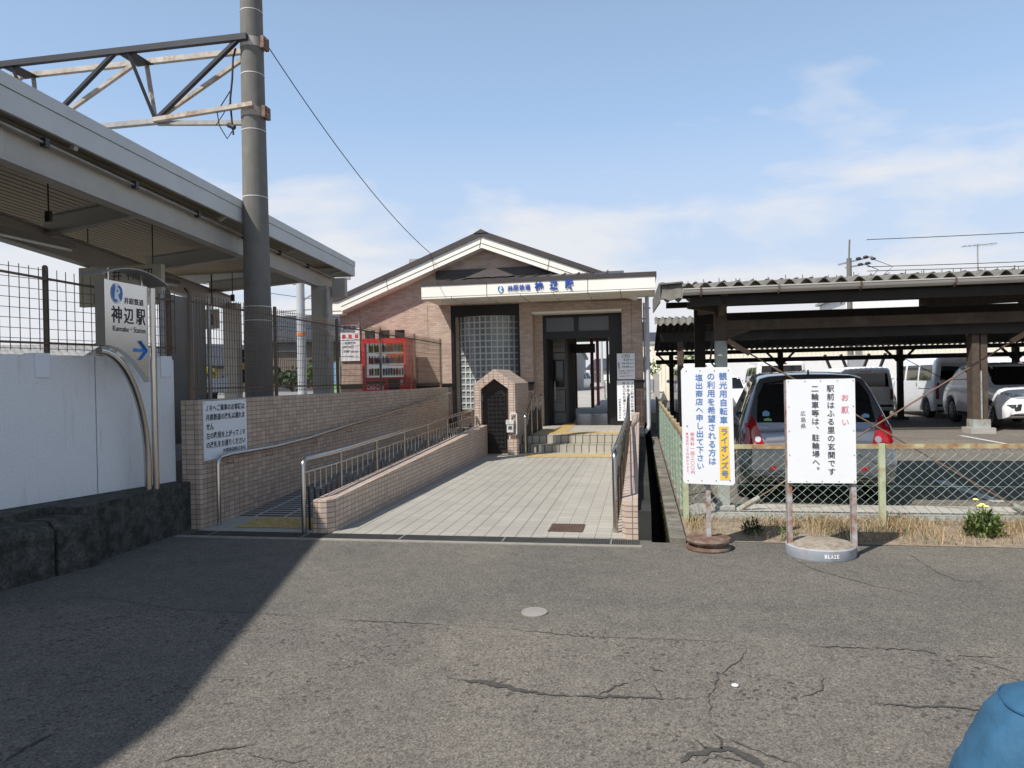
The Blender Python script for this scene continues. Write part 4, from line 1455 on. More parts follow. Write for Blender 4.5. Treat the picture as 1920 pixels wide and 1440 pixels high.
def skew(mb, o0, o1, z0, z1, v0=va, v1=vb_):
    """slab parallel to the skewed roof edge, from offset o0 to o1 behind the edge"""
    mb.hexa([(eu(v0) + o0, v0, z0), (eu(v0) + o1, v0, z0), (eu(v1) + o1, v1, z0), (eu(v1) + o0, v1, z0),
             (eu(v0) + o0, v0, z1), (eu(v0) + o1, v0, z1), (eu(v1) + o1, v1, z1), (eu(v1) + o0, v1, z1)])


mb = MB()
skew(mb, -.035, 0, 4.035, 4.15); skew(mb, -.05, -.012, 3.83, 4.03)
mb.hexa([(eu(vb_) - 4.6, vb_, 3.83), (eu(vb_) - .05, vb_, 3.83), (eu(vb_) - .05, vb_ + .03, 3.83), (eu(vb_) - 4.6, vb_ + .03, 3.83),
         (eu(vb_) - 4.6, vb_, 4.15), (eu(vb_) - .05, vb_, 4.15), (eu(vb_) - .05, vb_ + .03, 4.15), (eu(vb_) - 4.6, vb_ + .03, 4.15)])
mb.hexa([(eu(va) - 4.6, va - .03, 3.83), (eu(va), va - .03, 3.83), (eu(va), va, 3.83), (eu(va) - 4.6, va, 3.83),
         (eu(va) - 4.6, va - .03, 4.15), (eu(va), va - .03, 4.15), (eu(va), va, 4.15), (eu(va) - 4.6, va, 4.15)])
mb.build('fascia', 'fascia_paint', PC)
mb = MB()
skew(mb, -4.6, -.05, 4.06, 4.09)
mb.build('roof_deck', 'galv', PC)
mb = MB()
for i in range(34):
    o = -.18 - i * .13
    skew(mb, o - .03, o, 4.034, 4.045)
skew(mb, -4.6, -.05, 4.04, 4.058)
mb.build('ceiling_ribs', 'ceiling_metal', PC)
gl = lambda v: -5.33 - .128 * (v - 5.1)
rg = lambda v: -6.62 - .255 * (v - 5.2)


def ibeam(mb, a, b, h, w, tf=.018, tw=.012):
    a, b = Vector(a), Vector(b)
    dz = Vector((0, 0, 1))
    mb.bar(a + dz * (h / 2), b + dz * (h / 2), w, tf)
    mb.bar(a - dz * (h / 2), b - dz * (h / 2), w, tf)
    mb.bar(a, b, tw, h - tf)


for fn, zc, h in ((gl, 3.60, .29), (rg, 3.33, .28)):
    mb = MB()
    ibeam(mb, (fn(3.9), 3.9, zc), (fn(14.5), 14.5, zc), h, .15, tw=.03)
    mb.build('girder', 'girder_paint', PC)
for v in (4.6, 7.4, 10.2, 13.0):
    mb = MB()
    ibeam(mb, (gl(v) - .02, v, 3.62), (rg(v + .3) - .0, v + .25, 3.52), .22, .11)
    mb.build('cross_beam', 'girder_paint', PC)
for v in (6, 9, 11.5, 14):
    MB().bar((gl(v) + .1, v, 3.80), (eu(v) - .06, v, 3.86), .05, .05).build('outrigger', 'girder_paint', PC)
MB().tube([(gl(v) + .09, v, 3.74) for v in (3.9, 7, 10, 14.4)], .014, 8).build('conduit', 'galv', PC)
for v in (5.6, 7.0, 8.4, 9.8, 11.2, 12.6):
    MB().box(gl(v) + .06, gl(v) + .12, v, v + .05, 3.70, 3.78).build('conduit_clip', 'dark_steel', PC)
mb = MB()
for i in range(3):
    for j in range(2):
        v = 5.02 + j * .10
        mb.lathe([(.018, 0), (.016, .015), (0, .018)], (gl(v) + .016, v, 3.52 + i * .07), 8, 'x')
mb.box(gl(5.1) + .012, gl(5.1) + .02, 4.9, 5.2, 3.47, 3.73)
mb.build('splice_plate', 'girder_paint', PC)
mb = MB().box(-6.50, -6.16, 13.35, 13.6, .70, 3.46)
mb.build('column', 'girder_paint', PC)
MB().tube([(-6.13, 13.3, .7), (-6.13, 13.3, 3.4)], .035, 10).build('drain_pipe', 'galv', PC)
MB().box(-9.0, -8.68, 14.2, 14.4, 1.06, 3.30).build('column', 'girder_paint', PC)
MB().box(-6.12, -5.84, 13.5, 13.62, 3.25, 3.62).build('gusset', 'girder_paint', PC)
MB().box(-10.2, -9.9, 7.0, 7.2, 1.06, 3.9).build('column', 'girder_paint', PC)
# tube lamps and CCTV under the canopy
for (v, off, lb) in ((9.4, 0.14, 'fluorescent batten lamp below the canopy girder above the station name board'), (6.3, .14, 'fluorescent batten lamp at the left end under the platform canopy')):
    t = thing('batten_lamp', lb, 'lamp', (rg(v) + off, v, 3.2), 0, 'batten lamps under the platform canopy')
    MB().box(rg(v) + off - .04, rg(v) + off + .04, v, v + 1.25, 3.20, 3.26).build('housing', 'panel_gray', t)
    MB().tube([(rg(v) + off, v + .03, 3.17), (rg(v) + off, v + 1.22, 3.17)], .016, 10).build('tube', 'lamp_glow_off', t, smooth=50)
t = thing('security_camera', 'white bullet security camera hanging under the platform canopy', 'camera', (-7.55, 11.0, 2.95))
MB().tube([(-7.6, 11.05, 2.98), (-7.42, 10.75, 2.90)], .055, 12).build('housing', 'meter_white', t, smooth=50)
MB().tube([(-7.42, 10.75, 2.90), (-7.405, 10.725, 2.893)], .045, 12).build('lens', 'frame_black', t, smooth=50)
MB().tube([(-7.58, 11.02, 3.0), (-7.75, 11.1, 3.20)], .015, 8).build('bracket', 'dark_steel', t)
for (u, v, zt_, zb_, lb) in ((-6.2, 6.6, 3.9, 3.28, 'thin black hanging switch box under the left end of the canopy'),
                        (-7.15, 11.6, 3.5, 3.0, 'thin black hanging switch box under the canopy near the round pole')):
    t = thing('pendant_switch', lb, 'switch', (u, v, zb_), 0, 'pendant switches under the canopy')
    MB().tube([(u, v, zt_), (u, v, zb_ + .12)], .008, 6).build('rod', 'frame_black', t)
    MB().box(u - .03, u + .03, v - .02, v + .02, zb_, zb_ + .12).build('box', 'frame_black', t)
# name board, platform number board
t = thing('station_name_board', 'cream hanging station name board with black letters behind the mesh fence', 'sign', (-7.0, 8.6, 2.6))
MB().box(-7.62, -6.35, 8.6, 8.68, 2.62, 3.16).build('board', 'sign_cream', t)
mb = MB()
for s_, u in (('井', -7.1), ('神', -6.88), ('辺', -6.62)):
    put_text(mb, s_, (u, 8.6, 2.96), X, Z, width=.15, height=.15)
mb.build('lettering', 'ink_black', t)
MB().box(-7.38, -7.05, 8.585, 8.6, 2.66, 2.80).build('arrow_panel', 'ink_slate', t)
mb = MB()
mb.bar((-7.34, 8.584, 2.73), (-7.18, 8.584, 2.73), .004, .015)
mb.bar((-7.34, 8.584, 2.73), (-7.29, 8.584, 2.77), .004, .015).bar((-7.34, 8.584, 2.73), (-7.29, 8.584, 2.69), .004, .015)
mb.build('arrow', 'sign_white', t)
mb = MB()
for u in (-7.5, -6.5):
    mb = MB().tube([(u, 8.64, 3.16), (u, 8.64, 4.0)], .008, 6)
    mb.build('hanger', 'dark_steel', t)
t = thing('platform_number_board', 'small square cream board with a black number one hanging from the canopy', 'sign', (-7.0, 10.9, 2.5))
MB().box(-7.32, -7.06, 11.0, 11.05, 2.47, 2.80).build('board', 'sign_cream', t)
mb = MB(); put_text(mb, '1', (-7.18, 11.0, 2.53), X, Z, height=.19, align='C', bold=.03); mb.build('lettering', 'ink_black', t)
MB().tube([(-7.18, 11.02, 2.8), (-7.18, 11.02, 3.4)], .012, 6).build('hanger', 'dark_steel', t)
# grey notice panels
t = thing('notice_board', 'tall dark grey back of a notice panel behind the mesh fence', 'panel', (-5.55, 8.0, .7))
MB().box(-5.58, -5.53, 7.50, 8.34, .80, 2.60).build('panel', 'panel_gray', t)
for v in (7.46, 8.0, 8.36):
    MB().tube([(-5.50, v, .7), (-5.50, v, 2.62)], .025, 10).build('post', 'galv', t, smooth=50)

# concrete catenary pole with triangular truss beam
t = thing('catenary_pole', 'tall grey round concrete pole in front of the platform canopy', 'pole', (-5.46, 9.5, .0))
MB().tube([(-5.46, 9.5, .4), (-5.46, 9.5, 9.6)], .205, 40, .135).build('shaft', 'pole_concrete', t, smooth=50)
rr = lambda z: .205 - .07 * (z - .4) / 9.2
for z in (6.88, 5.97, 5.16, 4.20, 2.62, 2.42):
    MB().tube([(-5.46, 9.5, z), (-5.46, 9.5, z + .012)], rr(z) + .003, 40).build('band', 'band_white', t, smooth=50)
for z in (6.36, 5.36):
    c = MB()
    c.tube([(-5.46, 9.5, z), (-5.46, 9.5, z + .13)], rr(z) + .008, 40)
    cl_ = c.build('clamp', 'galv_rust', t, smooth=50)
    mb = MB().box(-5.29, -5.235, 9.42, 9.58, z - .02, z + .15)
    for q in (.02, .10):
        mb.tube([(-5.33, 9.46, z + q), (-5.20, 9.46, z + q)], .012, 8)
    mb.build('clamp_bolt', 'rust_iron', cl_)
t = thing('truss_beam', 'dark steel lattice beam reaching left from the concrete pole above the canopy', 'truss', (-5.6, 9.5, 5.4))
cf, cr_, cb_ = (9.3, 6.45), (9.7, 6.45), (9.5, 5.45)
ub = -22
MB().bar((-5.42, 9.3, 6.45), (ub, 9.3, 6.45), .075, .085).build('chord', 'truss_dark', t)
MB().bar((-5.6, 9.7, 6.45), (ub, 9.7, 6.45), .07, .075).build('chord', 'galv_rust', t)
MB().bar((-7.0, 9.5, 5.45), (ub, 9.5, 5.45), .09, .07).build('chord', 'galv', t)
MB().bar((-7.05, 9.46, 5.46), (-5.33, 9.28, 5.46 + .02), .07, .06).build('bracing_arm', 'galv_rust', t)
MB().bar((-7.05, 9.54, 5.44), (-5.6, 9.7, 5.38), .07, .06).build('bracing_arm', 'galv', t)
for k in range(8):
    b0 = -7.05 - k * 2.0
    for (vv, mt_) in ((9.3, 'truss_dark'), (9.7, 'galv_rust')):
        MB().bar((b0, 9.5, 5.47), (b0 + 1.5, vv, 6.43), .06, .05).build('diagonal', mt_, t)
        MB().bar((b0, 9.5, 5.47), (b0 - .28, vv, 6.43), .055, .045).build('diagonal', mt_, t)
    MB().box(b0 - .42, b0 - .16, 9.3, 9.7, 6.395, 6.405).build('tie_plate', 'truss_dark', t)
mb = MB()
def sag(a, b, s, n_=16):
    a, b = Vector(a), Vector(b)
    return [a + (b - a) * (i / n_) - Vector((0, 0, s * 4 * (i / n_) * (1 - i / n_))) for i in range(n_ + 1)]
solo(MB().tube(sag((-5.30, 9.5, 6.52), (-5.05, 17.0, 4.65), .28), .008, 6), 'stay_wire', 'wire_black',
     'thin black wire running from the concrete pole down to the station roof', 'wire', (-5.3, 9.5, 6.5))
mb = MB()
mb.tube([(-5.66, 9.4, 6.35), (-5.68, 9.36, 6.2), (-5.70, 9.36, 5.9), (-5.74, 9.36, 5.6), (-5.72, 9.36, 5.3), (-5.70, 9.36, 5.1)], .014, 8)
mb.tube([(-5.72, 9.36, 5.75), (-5.95, 9.36, 5.45), (-5.92, 9.36, 5.25), (-5.8, 9.36, 5.05), (-5.72, 9.36, 5.15)], .008, 6)
mb.tube([(-5.72, 9.36, 5.6), (-5.86, 9.36, 5.4), (-5.98, 9.36, 5.25)], .006, 6)
mb.tube([(-5.78, 9.36, 5.25), (-5.68, 9.36, 5.2)], .035, 8)
solo(mb, 'dangling_cables', 'wire_black', 'loose black cables dangling on the left side of the concrete pole', 'cable', (-5.7, 9.4, 5.2), smooth=50)

# ------------------------------------------------------------------ pylon sign
t = thing('pylon_sign', 'steel station pylon sign with blue emblem and arrow on a curved tubular stand', 'sign', (-4.69, 6.2, 0))
ua, ub2 = -4.74, -4.70
pu = lambda v: -4.735 + (v - 5.62) * .06
arc = []
for i in range(11):
    a = i / 10
    arc.append((5.63 + .53 * a, 1.885 - .30 * a * a - .04 * a))
poly = arc + [(6.16, 2.47), (5.63, 2.47)]
MB().prism(poly, 'x', -4.76, -4.70).build('panel', 'brushed_steel', t)
MB().box(-4.80, -4.70, 5.595, 5.63, 1.885, 2.475).build('edge_frame', 'brushed_steel', t)
XS = -4.70
mb = MB()
put_text(mb, '井原鉄道', (XS, 5.84, 2.275), Y, Z, width=.26, height=.062)
put_text(mb, '神', (XS, 5.675, 2.09), Y, Z, width=.13, height=.155)
put_text(mb, '辺', (XS, 5.835, 2.09), Y, Z, width=.125, height=.15)
put_text(mb, '駅', (XS, 5.995, 2.09), Y, Z, width=.125, height=.155)
put_text(mb, 'Kannabe・Station', (XS, 5.69, 2.015), Y, Z, width=.43, height=.05, bold=.0)
mb.build('lettering', 'ink_black', t)
mbb, mbw = MB(), MB()
logo(mbb, mbw, (XS, 5.745, 2.36), Y, Z, .085)
mbb.build('emblem_blue', 'logo_blue', t)
mbw.build('emblem_white', 'sign_white_clean', t)
ar = MB()
ar.bar((XS + .003, 5.95, 1.85), (XS + .003, 6.11, 1.85), .006, .032)
ar.bar((XS + .004, 6.03, 1.94), (XS + .004, 6.12, 1.85), .006, .034, (1, 0, 0)).bar((XS + .004, 6.03, 1.76), (XS + .004, 6.12, 1.85), .006, .034, (1, 0, 0))
ar.build('arrow', 'arrow_blue', t)
MB().tube([(-4.69, 6.21, 0), (-4.69, 6.21, 2.46)], .03, 14).build('post', 'stainless', t, smooth=50)
cv = []
for i in range(15):
    a = i / 14 * math.pi / 2
    cv.append((-4.72, 6.15 - .58 * math.sin(a) ** 1.0, 1.74 - 1.05 * (1 - math.cos(math.pi / 2 - a)) ** 1.0))
cv = [(-4.73, 6.15, 0.0), (-4.73, 6.15, .6)] + [(-4.73, 6.15 - .60 * (1 - math.cos(a)), .74 + 1.09 * math.sin(a)) for a in [math.pi / 2 * i / 12 for i in range(13)]]
MB().tube(cv, .034, 14).build('curved_tube', 'stainless', t, smooth=50)
top = []
for i in range(13):
    a = -1 + 2 * i / 12
    top.append((5.90 + .44 * a, 2.60 - .10 * a * a))
pl = top + [(y, z - .008) for y, z in reversed(top)]
MB().prism(pl, 'x', -4.83, -4.60).build('roof_sheet', 'galv', t, smooth=40)
mb = MB()
for y in (5.66, 6.10):
    mb.bar((-4.72, y, 2.47), (-4.72, y, 2.58), .016)
mb.build('roof_support', 'stainless', t)

# ================================================================== RIGHT SIDE
# gravel / dry grass verge
gs = MB()
for i in range(15000):
    u = random.uniform(.42, 6.6)
    dens = max(.04, 0.5 + 0.95 * noise.noise(Vector((u * 1.9, 3.3, 0))))
    if random.random() > dens: continue
    v = random.choice((random.gauss(7.35, .22), random.uniform(6.65, 7.7)))
    if v < 6.62 or v > 7.78: continue
    h = random.uniform(.02, .17) * (0.35 + dens * .95)
    a = random.random() * 6.28
    w = .0022
    dx, dy = math.cos(a) * w, math.sin(a) * w
    l1 = random.uniform(.2, 1.6) * h
    bx, by = math.cos(a + 1.7) * l1, math.sin(a + 1.7) * l1
    gs.add([(u - dx, v - dy, .004), (u + dx, v + dy, .004), (u + bx * .4 + dx * .7, v + by * .4 + dy * .7, h * .65), (u + bx * .4 - dx * .7, v + by * .4 - dy * .7, h * .65),
            (u + bx, v + by, h * random.uniform(.6, 1.0))], [(0, 1, 2, 3), (3, 2, 4)])
struct(gs, 'dry_grass', 'dry_grass', kind='stuff')


def weed(name, label, u, v, h, n_, mat_='leaf', flowers=0, group=None):
    t = thing(name, label, 'plant', (u, v, 0), 0, group)
    mb = MB()
    for i in range(n_):
        a = random.random() * 6.28; el_ = random.uniform(.35, 1.3)
        L = h * random.uniform(.35, 1)
        ra_ = random.random() * 6.28; rr_ = math.sqrt(random.random()); zz_ = random.uniform(0, .95) * math.sqrt(max(0, 1 - rr_ * rr_)) + .02
        p0 = Vector((u + math.cos(ra_) * rr_ * h * .55, v + math.sin(ra_) * rr_ * h * .4, zz_ * h * .9))
        dd = Vector((math.cos(a) * math.cos(el_), math.sin(a) * math.cos(el_), math.sin(el_)))
        L *= .38
        sd = Vector((-math.sin(a), math.cos(a), 0)) * L * .16
        m_ = p0 + dd * L * .55
        e = p0 + dd * L - Vector((0, 0, L * .12))
        mb.add([p0, m_ + sd, e, m_ - sd], [(0, 1, 2, 3)])
    mb.build('leaves', mat_, t)
    for i in range(flowers):
        c = Vector((u + random.uniform(-.5, .5) * h * .5, v + random.uniform(-.1, .1), h * random.uniform(.95, 1.25)))
        mb = MB().tube([(c.x, v, .1), c], .003, 5)
        st = mb.build('stem', mat_, t)
        MB().lathe([(.004, c.z - .008), (.026, c.z + .004), (.016, c.z + .012), (0, c.z + .008)], (c.x, c.y, 0), 10).build('flower', 'petal', st)
    return t


weed('flowering_weed', 'bushy green weed with pale yellow flowers on the verge at the right', 3.02, 7.05, .27, 520, 'leaf', 4)
weed('leafy_weed', 'bright green broad leaved weed beside the rusty left sign post', 1.28, 6.72, .17, 60)
weed('leafy_weed', 'dark green low weed patch between the two standing signs', 1.0, 6.95, .17, 240, 'leaf_dark')
weed('leafy_weed', 'tiny green weed at the road edge right of the two post sign', 1.98, 6.66, .09, 16)
weed('leafy_weed', 'tiny green weed at the road edge below the flowering weed', 2.62, 6.66, .08, 18)


def chainlink(mb, length, z0, z1, pw, ph, r):
    """woven diamonds in the local x-z plane"""
    H = z1 - z0
    sl = ph / pw
    run = H / sl
    x = -run
    while x < length:
        for sgn in (1, -1):
            a = (x, z0) if sgn > 0 else (x, z1)
            xa, xb = max(0, x), min(length, x + run)
            if xb - xa < .01: continue
            za = z0 + (xa - x) * sl if sgn > 0 else z1 - (xa - x) * sl
            zb_ = z0 + (xb - x) * sl if sgn > 0 else z1 - (xb - x) * sl
            k = max(1, int((xb - xa) / (pw / 2)))
            pts = []
            for i in range(k + 1):
                f = i / k
                pts.append((xa + (xb - xa) * f, .006 * (1 if (i % 2) == (sgn > 0) else -1), za + (zb_ - za) * f))
            mb.tube(pts, r, 4, caps=False)
        x += pw


def lfence(name, label, loc, rot, length, posts, hp, z0, z1, rail_mat, closed):
    t = thing(name, label, 'fence', loc, rot)
    local(t)
    mb = MB()
    chainlink(mb, length, z0, z1, .098, .088, .0023)
    mb.build('chain_link', 'wire_green', t)
    mb = MB()
    mb.bar((0, 0, hp - .022), (length, 0, hp - .022), .04, .042)
    mb.build('top_rail', rail_mat, t)
    mb = MB().tube([(0, 0, z0 + .06), (length, 0, z0 + .06)], .003, 5)
    mb.tube([(0, 0, (z0 + z1) * .48), (length, 0, (z0 + z1) * .48)], .002, 5)
    mb.build('tension_wire', 'wire_green', t)
    for p in posts:
        mb = MB()
        mb.bar((p, -.03, 0), (p, -.03, hp + .01), .055, .012, (0, 1, 0)).bar((p - .022, -.012, 0), (p - .022, -.012, hp + .01), .012, .04, (0, 1, 0))
        mb.build('post', 'fence_green', t)
    return t


lfence('chain_link_fence', 'low green chain link fence with rusty top rail in front of the silver car', (.40, 7.48, 0), 1e-6, 7.2,
       [.03, 1.9, 3.78, 5.65, 7.15], .80, .04, .77, 'rail_rust', False)
lfence('chain_link_fence', 'green chain link fence with pale posts running back along the ditch', (.42, 7.5, 0), R(90) - .0001, 13.5,
       [.03, .75, 1.5, 2.3, 3.1, 4.3, 5.7, 7.4, 9.3, 11.3, 13.4], .92, .04, .89, 'rail_rust', False)

# sign A (bicycle rental)
t = thing('standing_sign', 'white sign on one post with blue writing and an orange block, leaning out of the ditch corner', 'sign', (.55, 6.33, 0))
t['label'] = 'white one post sign with blue upright writing and an orange yellow block'
bd = MB()
bd.prism([(.345, .60), (.36, .575), (.755, .56), (.775, .58), (.765, 1.555), (.75, 1.572), (.36, 1.575), (.342, 1.55)], 'y', 6.30, 6.335)
bd.build('board', 'sign_white', t)
OYY = 6.30
yb = MB().quad((.652, OYY - .002, .605), (.735, OYY - .002, .605), (.728, OYY - .002, 1.065), (.65, OYY - .002, 1.065)).build('orange_block', 'sign_yellow', t)
mb = MB()
put_column(mb, '観光用自転車', .69, 1.53, 1.08, .07, (0, OYY, 0), X, Z)
put_column(mb, 'ライオンズ号', .692, 1.055, .62, .068, (0, OYY - .002, 0), X, Z)
put_column(mb, 'の利用を希望される方は', .59, 1.53, .73, .07, (0, OYY, 0), X, Z)
put_column(mb, '塩出商店へ申し出て下さい', .49, 1.52, .69, .066, (0, OYY, 0), X, Z)
mb.build('lettering', 'ink_blue', t)
mb = MB()
put_column(mb, '使用料一回二〇〇円', .425, 1.02, .65, .036, (0, OYY, 0), X, Z, .004)
put_column(mb, '●保証料二千円預かります。', .383, 1.02, .64, .026, (0, OYY, 0), X, Z, .0)
mb.build('pink_lettering', 'ink_pink', t)
mb = MB()
for u in (.385, .50, .62, .735):
    for z in (.60, 1.545):
        mb.lathe([(.005, OYY - .003), (.004, OYY)], (u, 0, z), 8, 'y')
mb.lathe([(.006, OYY - .003), (.005, OYY)], (.385, 0, 1.07), 8, 'y')
mb.build('rivet', 'rust_iron', t)
MB().box(.535, .575, 6.337, 6.375, .08, 1.5).build('post', 'rusty_post', t)
prof = [(.185, .0), (.19, .012), (.185, .03), (.15, .036), (.15, .06), (.185, .066), (.192, .082), (.185, .10), (.16, .095), (.03, .11), (0, .11)]
MB().lathe(prof, (.55, 6.36, 0), 36).build('wheel_rim_base', 'rust_iron', t, smooth=35)

# sign B (request)
t = thing('standing_sign', 'white two post sign with black writing and pink heading on a round concrete base', 'sign', (1.45, 6.25, 0))
MB().box(1.185, 1.715, 6.19, 6.21, .60, 1.455).build('board', 'sign_white', t)
OYY = 6.19
mb = MB()
put_column(mb, '駅前はふる里の玄関です', 1.525, 1.41, .66, .062, (0, OYY, 0), X, Z)
put_column(mb, '二輪車等は、駐輪場へ。', 1.405, 1.41, .67, .062, (0, OYY, 0), X, Z)
put_column(mb, '広島県', 1.31, 1.20, 1.045, .044, (0, OYY, 0), X, Z, .002)
mb.build('lettering', 'ink_slate', t)
mb = MB()
for ch, z in (('お', 1.30), ('願', 1.20), ('い', 1.10)):
    put_char(mb, ch, 1.635, z, .062, (0, OYY, 0), X, Z)
mb.build('pink_lettering', 'ink_pink', t)
mb = MB()
for u in (1.20, 1.33, 1.45, 1.58, 1.70):
    for z in (.615, 1.44):
        mb.lathe([(.0045, OYY - .003), (.004, OYY)], (u, 0, z), 8, 'y')
for u in (1.20, 1.70):
    for z in (.83, 1.03, 1.23):
        mb.lathe([(.0045, OYY - .003), (.004, OYY)], (u, 0, z), 8, 'y')
mb.build('rivet', 'rust_iron', t)
mb = MB().box(1.183, 1.717, 6.21, 6.222, .60, .615).box(1.183, 1.717, 6.21, 6.222, 1.44, 1.457)
mb.build('board_edge', 'rusty_post', t)
for u in (1.175, 1.675):
    MB().box(u, u + .006, 6.212, 6.25, .02, 1.45).box(u, u + .045, 6.212, 6.218, .02, 1.45).build('post', 'rusty_post', t)
mb = MB()
mb.lathe([(.268, .0), (.272, .008), (.272, .085), (.262, .095)], (1.44, 6.25, 0), 48)
bs = mb.build('base', 'disc_blue', t, smooth=35)
MB().lathe([(.262, .0951), (.2, .112), (0, .118)], (1.44, 6.25, 0), 48).build('base_top', 'disc_top', bs, smooth=35)
mb = MB()
for i, ch in enumerate('BLAZE'):
    a = -math.pi / 2 + .02 + (i - 1.5) * .085
    o = (1.44 + .272 * math.cos(a), 6.25 + .272 * math.sin(a), .03)
    xd = (-math.sin(a), math.cos(a), 0)
    put_text(mb, ch, o, xd, Z, width=.019, height=.032, off=.002, bold=.05)
mb.build('lettering', 'sign_white', bs)


# ------------------------------------------------------------------ carports
def corrugated(mb, u0, u1, va_, vb2, za, zb_, pitch=.13, amp=.02, thick=.008, steps=8):
    k = int((u1 - u0) / pitch * steps)
    P = []
    for i in range(k + 1):
        u = u0 + (u1 - u0) * i / k
        P.append((u, amp * math.sin(2 * math.pi * (u - u0) / pitch)))
    vs = []
    for (v, z) in ((va_, za), (vb2, zb_)):
        for t_ in (0, thick):
            vs += [(u, v, z + dz + t_) for u, dz in P]
    n_ = k + 1
    fs = []
    for i in range(k):
        fs.append((i, i + 1, 2 * n_ + i + 1, 2 * n_ + i))
        fs.append((n_ + i, 3 * n_ + i, 3 * n_ + i + 1, n_ + i + 1))
        fs.append((i, n_ + i, n_ + i + 1, i + 1))
        fs.append((2 * n_ + i, 2 * n_ + i + 1, 3 * n_ + i + 1, 3 * n_ + i))
    mb.add(vs, fs)


CP = thing('carport', 'near rusty steel carport with corrugated roof and grey gutter over the silver car', 'carport', (.88, 8.1, 0))
ra, rb_ = .30, 10.4
mb = MB()
corrugated(mb, ra, rb_, 7.58, 8.95, 2.432, 2.592, .165, .030)
corrugated(mb, ra, rb_, 8.86, 11.25, 2.608, 2.675, .165, .030)
mb.build('roof', 'corrugated_old', CP, smooth=50)
mb = MB()
corrugated(mb, ra - .10, ra + .14, 7.555, 7.60, 2.30, 2.47, .16, .012)
mb.hexa([(ra - .10, 7.55, 2.27), (ra - .085, 7.55, 2.27), (ra - .085, 11.3, 2.50), (ra - .10, 11.3, 2.50),
         (ra - .10, 7.55, 2.455), (ra - .085, 7.55, 2.455), (ra - .085, 11.3, 2.69), (ra - .10, 11.3, 2.69)])
mb.hexa([(ra - .10, 7.55, 2.456), (ra + .14, 7.55, 2.47), (ra + .14, 11.3, 2.705), (ra - .10, 11.3, 2.69),
         (ra - .10, 7.55, 2.47), (ra + .14, 7.55, 2.485), (ra + .14, 11.3, 2.72), (ra - .10, 11.3, 2.705)])
mb.build('verge_sheet', 'corrugated_old', CP)
mb = MB()
for k in range(60):
    u = ra + .04 + k * .165 + random.uniform(-.01, .01)
    for v, zz in ((7.75, 2.48), (8.75, 2.60), (10.9, 2.70)):
        if random.random() < .82:
            mb.tube([(u, v, zz - .01), (u + random.uniform(-.004, .004), v, zz + random.uniform(.025, .05))], .0045, 5)
mb.build('hook_bolts', 'rust_iron', CP)
gt = MB()
prof = [(math.cos(a) * .05, math.sin(a) * .06) for a in [math.pi + math.pi * i / 10 for i in range(11)]]
for (a, b) in zip(prof[:-1], prof[1:]):
    gt.quad((.44, 7.545 + a[0], 2.395 + a[1]), (rb_, 7.545 + a[0], 2.395 + a[1]), (rb_, 7.545 + b[0], 2.395 + b[1]), (.44, 7.545 + b[0], 2.395 + b[1]))
gt.add([(.44, 7.545 + p[0], 2.395 + p[1]) for p in prof], [tuple(range(11))])
gt.box(.44, rb_, 7.49, 7.497, 2.39, 2.402)
gt = gt.build('gutter', 'gutter_gray', CP, smooth=50)
for u in (.62, 1.38, 2.15, 3.0, 3.62, 4.4, 5.2):
    MB().tube([(u + .012, 7.60, 2.40), (u + .006, 7.57, 2.33), (u, 7.535, 2.322), (u, 7.495, 2.35), (u, 7.485, 2.40)], .009, 6).build('gutter_hook', 'rust_iron', gt)
for v, z in ((7.68, 2.37), (9.0, 2.56), (11.15, 2.60)):
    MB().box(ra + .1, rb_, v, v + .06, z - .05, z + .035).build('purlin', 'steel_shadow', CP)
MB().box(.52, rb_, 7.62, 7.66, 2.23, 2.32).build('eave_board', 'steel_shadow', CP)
for u in (.87, 3.98, 7.1, 10.2):
    mb = MB()
    mb.bar((u, 8.1, .05), (u, 8.1, 1.88), .125, .11, (0, 1, 0))
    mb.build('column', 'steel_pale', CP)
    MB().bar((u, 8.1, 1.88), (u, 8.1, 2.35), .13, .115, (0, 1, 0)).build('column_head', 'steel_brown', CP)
    if u < 1:
        MB().bar((u, 10.9, .05), (u, 10.9, 2.5), .15, .12, (0, 1, 0)).build('column', 'steel_shadow', CP)
    MB().prism([(7.62, 2.24), (7.62, 2.34), (11.1, 2.56), (11.1, 2.42), (8.4, 2.22), (8.1, 2.12)], 'x', u - .03, u + .03).build('rafter', 'steel_brown', CP)
    MB().box(u - .11, u + .11, 7.99, 8.21, 0, .08).build('footing', 'concrete', CP)
mb = MB().box(.93, rb_, 8.05, 8.15, 1.995, 2.10)
mb.prism([(.935, 2.0), (1.22, 1.998), (.935, 1.90)], 'y', 8.07, 8.13)
mb.build('beam', 'steel_brown', CP)
MB().prism([(.86, 2.09), (.80, 2.20), (.52, 2.25), (.52, 2.32), (.86, 2.30)], 'y', 8.06, 8.14).build('cantilever_bracket', 'steel_brown', CP)
MB().box(.93, rb_, 10.85, 10.95, 2.26, 2.42).build('rear_beam', 'steel_shadow', CP)
mb = MB().bar((.93, 8.0, 1.88), (1.16, 8.0, 1.73), .03, .05)
mb.tube([(1.1, 8.0, 1.77), (3.8, 8.0, .06)], .009, 6)
mb.build('brace_rod', 'rust_rod', CP)
mb = MB().bar((3.9, 8.04, 1.90), (3.72, 8.04, 1.79), .03, .05)
mb.tube([(3.76, 8.04, 1.81), (1.12, 8.04, .10)], .009, 6)
mb.build('brace_rod', 'rust_rod', CP)
mb = MB().tube([(1.24, 8.04, .17), (.98, 8.04, .01)], .03, 8)
mb.build('brace_anchor', 'steel_pale', CP)
MB().tube([(3.70, 8.0, .12), (3.85, 8.0, .03)], .035, 8).build('brace_anchor', 'steel_pale', CP)
